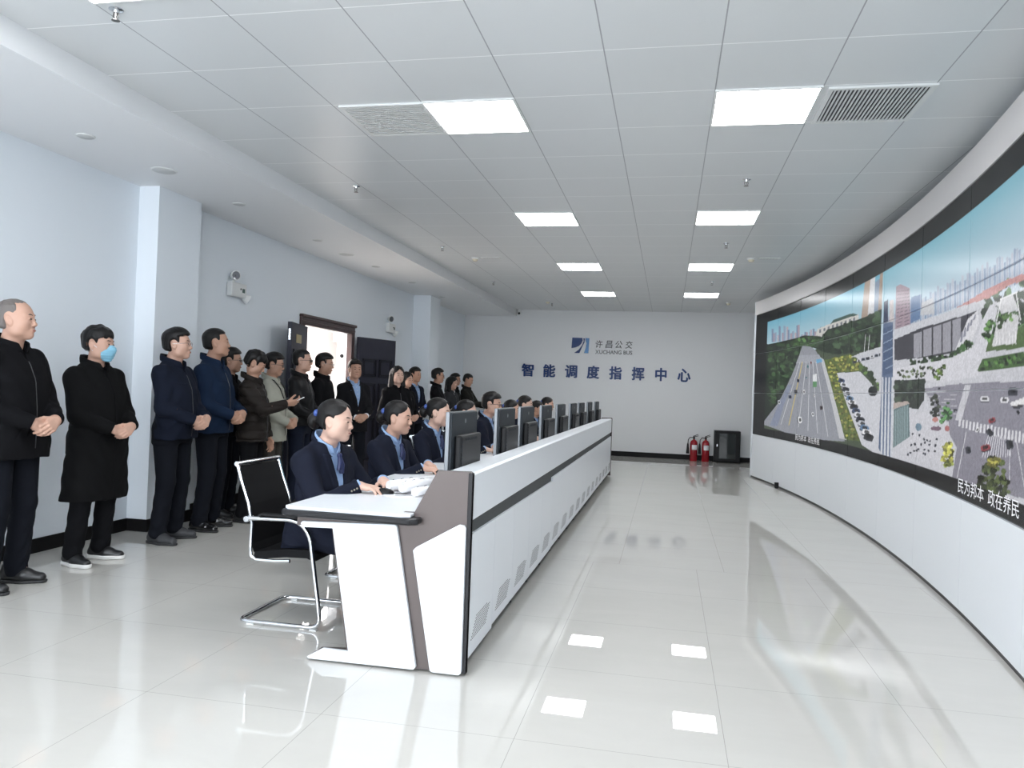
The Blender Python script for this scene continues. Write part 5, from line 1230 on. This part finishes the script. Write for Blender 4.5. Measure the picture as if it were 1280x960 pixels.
    if top == 'suit':
        sm = sm or M_SHIRT
        SH = Sdf(); SH.loft(O, F, [(a, b_-0.012*s, c_-0.02*s, e) for a, b_, c_, e in st[2:]], 0.01)
        smooth_obj('shirt', SH.mesh('shirt', max(h, 0.008)), root, sm)
        collar_mesh('shirt_collar', 0.520, 0.076, 0.022, 0.0045, 0.024, sm, -0.42)
        collar_mesh('jacket_collar', 0.507, 0.089, 0.020, 0.006, 0.075, FAB[topm], -0.45)
        if tie is not None:
            tb = B(); P_ = lambda f_, l_, hh: Vector(X(f_, l_/w, hh))
            tb.ball(P_(0.092, 0, 0.462), (0.014*s, 0.017*s, 0.018*s)); tb.tube([P_(0.095, 0.004, 0.455), P_(0.116, 0.010, 0.41), P_(0.124, 0.012, 0.36)], [0.010*s, 0.016*s, 0.014*s], 8); tb.tube([P_(0.095, -0.004, 0.455), P_(0.116, -0.014, 0.42), P_(0.122, -0.020, 0.38)], [0.010*s, 0.014*s, 0.012*s], 8)
            tb.done('neck_scarf', tie, root, True)
        else:
            for k in range(6):
                hh = 0.21+k*0.045; a_ = np.interp(hh*s, [q[0] for q in st], [q[1]+q[3] for q in st])/s-0.008; button('shirt_button', X(a_, 0, hh), 0.005*s, M_WSHIRT, root)
        for i in (1, -1):
            e, fw = hw[i]; o_ = nrm(np.cross(fw, (0, 0, 1)))*-i; 
            for k in range(3): button('cuff_button', e-fw*(0.015+0.016*k)+o_*0.043*s+np.array([0, 0, -0.002]), 0.006*s, M_BUTTON, jo)
        button('front_button', X(0.128+belly*0.8, 0, 0.13), 0.009*s, M_BUTTON, jo)
        for i in (1, -1):
            e, fw = hw[i]; cb = Sdf(); cb.cap(e-fw*0.03, e+fw*0.014, 0.036*s, 0.0355*s, 0.0); cb.post.append(lambda P, d, e=e, fw=fw: np.maximum(d, (P-e)@fw-0.014)); smooth_obj('shirt_cuff', cb.mesh('cuff', 0.006), root, M_WSHIRT if sm is M_SHIRT and not seated else sm)
    else:
        cg = 0.030 if collar != 'high' else 0.006
        collar_mesh('collar', 0.520, 0.090 if top != 'puffer' else 0.094, 0.034 if collar == 'high' else 0.026, 0.008 if top != 'puffer' else 0.014, cg, FAB[topm], -0.35)
        if collar != 'high':
            SH = Sdf(); SH.loft(O, F, [(a, b_-0.014*s, c_-0.02*s, e) for a, b_, c_, e in st[4:]], 0.01)
            smooth_obj('inner_shirt', SH.mesh('inner_shirt', max(h, 0.008)), root, shirt or FAB['black'])
            collar_mesh('shirt_collar', 0.522, 0.074, 0.020, 0.005, 0.020, shirt or FAB['black'], -0.4)
        zt = [q[0] for q in st]; zx = [q[1]+q[3] for q in st]; pts = []
        for hh in np.linspace(max(hem, -0.12)+0.02, 0.41, 22): pts.append(Vector(X(np.interp(hh*s, zt, zx)/s+0.001, 0.006/w, hh)))
        if not seated: B().tube(pts, 0.0028*s, 6).done('zip' if top != 'coat' else 'placket', M_ZIP if top != 'coat' else FAB['black'], jo, True)
    return root, X, arms

# ------------------------------------------------------------------ the people
D = math.radians
def standing():
    person('older balding grey-haired man in a black zipped jacket with hands clasped', -3.98, 4.06, D(4), 1.815, 1.16, 0.04, head=(D(18), D(-4)), hair='thin', hairm=M_GREYHAIR, skin=0, top='parka', topm='black', fat=0.008, h=0.005, shoes='plain')
    person('woman in a long black overcoat and blue face mask, hands clasped', -3.99, 4.79, D(-2), 1.70, 1.22, 0.055, head=(D(10), D(0)), hair='fringe', top='coat', topm='coat', legs='black', shoes='sneaker', mask=True, fem=True, fat=0.008, h=0.005)
    person('man in wire spectacles and a dark navy jacket standing before the pier', -3.95, 5.62, D(6), 1.76, 1.18, 0.045, head=(D(14), D(-4)), hair='flat', top='zip', topm='navy', glasses='wire', h=0.005, shoes='trainer', legs='trous', fat=0.005)
    person('man with cropped hair in a dark blue zipped jacket, hands clasped', -3.97, 6.20, D(8), 1.805, 1.14, 0.035, head=(D(22), D(-6)), hair='crew', top='zip', topm='blue', h=0.005, shoes='dress', skin=1, legs='trous', shirt=FAB['navy'])
    person('man in spectacles half hidden behind the man in the dark blue jacket', -4.22, 6.86, D(8), 1.66, 1.0, 0.0, head=(D(12), D(0)), hair='short', top='zip', topm='black', glasses='rim', h=0.009, skin=1)
    r, X, a = person('person in a dark brown puffer jacket looking down at a phone', -3.88, 6.72, D(12), 1.63, 1.10, 0.02, head=(D(10), D(26)), hair='fringe', top='puffer', topm='brown', legs='black', h=0.007, skin=1,
        hands={-1: ((0.33, -0.02, 0.27), (0.90, 0.35, 0.15), (0.25, -0.75, -0.60), (0.5, 0.6, 0.4)), 1: ((0.10, 0.19, -0.10), (0.35, -0.25, -0.9), (0.3, 0.9, 0.1), (0.3, 0.4, 0.3))}, fem=True)
    El, Wt, fd, bk, cu = a[-1]
    pc = Wt+fd*0.10-nrm(bk-fd*(bk@fd))*0.035
    M_ = Matrix.Translation(Vector((-3.88, 6.72, 0))) @ Matrix.Rotation(D(12), 4, 'Z') @ Matrix.Translation(Vector(pc))
    ph = thing('mobile_phone', 'white mobile phone held by the person in the brown puffer jacket', 'phone', M_.translation, D(40))
    f = B().box(-0.072, 0.072, -0.036, 0.036, -0.004, 0.004, 0.003, Matrix.Rotation(D(-25), 4, 'Y')).done('case', M_OFFWHITE, ph); B().box(-0.066, 0.066, -0.033, 0.033, 0.0042, 0.0048, 0, Matrix.Rotation(D(-25), 4, 'Y')).done('display', M_GLASSDARK, f)
    r, X, a = person('man in spectacles and a pale beige jacket with a black lanyard', -3.97, 7.24, D(10), 1.64, 1.06, 0.03, head=(D(8), D(6)), hair='short', top='parka', topm='beige', legs='khaki', glasses='rim', h=0.006, skin=1, shirt=FAB['beige'])
    ln = B(); P_ = lambda f_, l_, hh: Vector(X(f_, l_, hh))
    for i in (1, -1): ln.tube([P_(-0.05, 0.075*i, 0.525), P_(0.055, 0.085*i, 0.49), P_(0.115, 0.07*i, 0.41), P_(0.15, 0.035*i, 0.30)], 0.006, 6)
    ln.done('lanyard', M_BLACKPL, r, True); B().box(-0.004, 0.004, -0.03, 0.03, -0.045, 0.045, 0.002, Matrix.Translation(P_(0.165, 0.03, 0.25))).done('badge', M_BLACKPL, r)
    person('man with cropped hair and dark spectacles in a black leather jacket', -3.90, 7.72, D(8), 1.71, 1.08, 0.03, head=(D(8), D(0)), hair='crew', top='leather', topm='leather', glasses='dark', h=0.006, skin=0, legs='navy')
    person('man in spectacles and a high-collared black coat in the doorway', -3.98, 8.44, D(5), 1.70, 1.02, 0.0, head=(D(8), D(4)), hair='short', top='coat', topm='black', glasses='wire', h=0.007, skin=1, collar='high')
    person('man in an open black suit and light blue shirt before the right door leaf', -3.85, 9.05, D(-38), 1.655, 1.05, 0.03, head=(D(-10), D(-3)), hair='flat', top='suit', topm='blacksuit', h=0.006, skin=1)
    person('woman with long dark wavy hair in a black jacket', -3.55, 9.78, D(-40), 1.61, 1.0, 0.0, head=(D(-6), D(0)), hair='long', top='zip', topm='black', h=0.008, skin=2, fem=True)
    person('short woman half hidden beside the long-haired woman', -3.82, 10.92, D(-20), 1.56, 0.95, 0.0, head=(0, D(4)), hair='long', top='zip', topm='black', h=0.009, skin=0, fem=True)
    person('man in an open navy suit and light blue shirt behind the long-haired woman', -3.95, 11.68, D(-22), 1.655, 1.0, 0.0, head=(D(4), 0), hair='short', top='suit', topm='suit', h=0.008, skin=1)
    person('stout man in spectacles and a black jacket near the far pier', -3.72, 12.15, D(10), 1.66, 1.15, 0.04, head=(D(10), 0), hair='flat', top='zip', topm='black', glasses='rim', h=0.008, skin=1)
    person('woman in a dark grey jacket with chin-length hair beyond the stout man', -3.75, 13.13, D(-14), 1.55, 1.05, 0.0, head=(D(6), D(6)), hair='long', top='zip', topm='grey', h=0.008, skin=0, fem=True, shirt=M_WSHIRT)
    person('man mostly hidden behind the woman in the dark grey jacket', -4.08, 14.50, D(0), 1.635, 1.05, 0.0, head=(D(0), 0), hair='short', top='zip', topm='black', h=0.009, skin=1)
    r, X, a = person('man in an olive black jacket reading a phone near the back wall', -3.70, 14.02, D(-4), 1.63, 1.08, 0.02, head=(D(0), D(18)), hair='crew', top='zip', topm='olive', h=0.008, skin=1,
        hands={-1: ((0.36, -0.06, 0.20), (0.85, 0.45, 0.3), (0.4, -0.7, -0.5), (0.4, 0.5, 0.4)), 1: ((0.34, 0.10, 0.14), (0.8, -0.5, 0.2), (0.3, 0.7, -0.5), (0.4, 0.5, 0.4))})
    M_ = Matrix.Translation(Vector((-3.70, 14.02, 0))) @ Matrix.Rotation(D(-4), 4, 'Z'); El, Wt, fd, bk, cu = a[-1]
    ph = thing('mobile_phone', 'black mobile phone held by the man near the back wall', 'phone', (M_ @ Matrix.Translation(Vector(Wt+fd*0.12+np.array([0.0, 0, 0.03])))).translation, D(10))
    f = B().box(-0.004, 0.004, -0.036, 0.036, -0.072, 0.072, 0.003, Matrix.Rotation(D(40), 4, 'Y')).done('case', M_BLACKPL, ph); B().box(-0.0048, -0.0042, -0.033, 0.033, -0.066, 0.066, 0, Matrix.Rotation(D(40), 4, 'Y')).done('display', M_GLASSDARK, f)
def typing(r=(0.36, -0.13), l=(0.36, 0.15), cr=(0.25, 0.45, 0.3), cl=(0.35, 0.7, 0.4)):
    return {-1: ((r[0], r[1], 0.778), (0.95, 0.18, -0.10), (0.10, 0.0, 1.0), cr), 1: ((l[0], l[1], 0.782), (0.75, -0.62, -0.12), (0.12, 0.05, 1.0), cl)}
GS = 'operators seated along the console'
def seated():
    px = -1.99
    person('seated woman in a navy suit with hair bun, in the nearest chair', -1.985, 4.14, D(-12), 1.66, 1.26, 0.065, 'seated', (D(12), D(2)), 'bun', skin=2, top='suit', topm='suit', legs='suit', lean=0.20, pelvis_z=0.51, fem=True, fat=0.010, h=0.005, group=GS, tie=M_TIE, hands=typing((0.37, -0.08), (0.36, 0.17)))
    person('second seated operator in a navy suit, hand on a mouse, left of the first monitor', px, 5.20, D(-12), 1.64, 1.16, 0.045, 'seated', (D(10), D(4)), 'bun', skin=0, top='suit', topm='suit', legs='suit', lean=0.20, pelvis_z=0.505, fem=True, fat=0.004, h=0.006, group=GS, tie=M_TIE, hands=typing((0.38, -0.06), (0.30, 0.16)))
    person('third seated operator in a navy suit, face partly behind the first monitor', px, 6.16, D(-10), 1.64, 1.14, 0.04, 'seated', (D(8), D(4)), 'bun', skin=2, top='suit', topm='suit', legs='suit', lean=0.20, pelvis_z=0.515, fem=True, fat=0.002, h=0.006, group=GS, tie=M_TIE, hands=typing())
    for k, (yy, lab, hr, H, pzz, gl, fm, skn) in enumerate((
        (7.10, 'fourth seated operator, face just above the first monitor', 'bun', 1.62, 0.50, None, True, 2),
        (8.12, 'seated man in spectacles and navy suit between the first and second monitors', 'short', 1.72, 0.53, 'rim', False, 0),
        (9.25, 'seated woman whose dark hair shows above the second monitor', 'bun', 1.62, 0.49, None, True, 0),
        (10.15, 'seated woman with pulled-back hair above the third monitor', 'bun', 1.65, 0.53, None, True, 2),
        (11.14, 'seated operator with lowered head left of the fourth monitor', 'bun', 1.62, 0.47, None, True, 1),
        (12.10, 'farthest seated operator, just above the fourth monitor', 'bun', 1.64, 0.51, None, True, 0))):
        person(lab, px, yy, D(-4), H, 1.08, 0.02, 'seated', (D(2), D(4)), hr, skin=skn, top='suit', topm='suit', legs='suit', lean=0.18, pelvis_z=pzz, fem=fm, h=0.008, group=GS, glasses=gl, tie=None if not fm else M_TIE, hands=typing())
import time as _t
_t0 = _t.time(); standing(); seated(); print('people', _t.time()-_t0)
CHL = ['', 'black cantilever chair under the second seated operator', 'black cantilever chair under the third seated operator', 'black cantilever chair under the fourth seated operator', 'black cantilever chair under the seated man in spectacles',
       'black cantilever chair under the woman behind the second monitor', 'black cantilever chair under the woman behind the third monitor', 'black cantilever chair under the operator with lowered head', 'black cantilever chair under the farthest operator']
for k in range(1, 9): copy_tree(chair0, (-1.995, CHY[k], 0), 0.0, CHL[k])
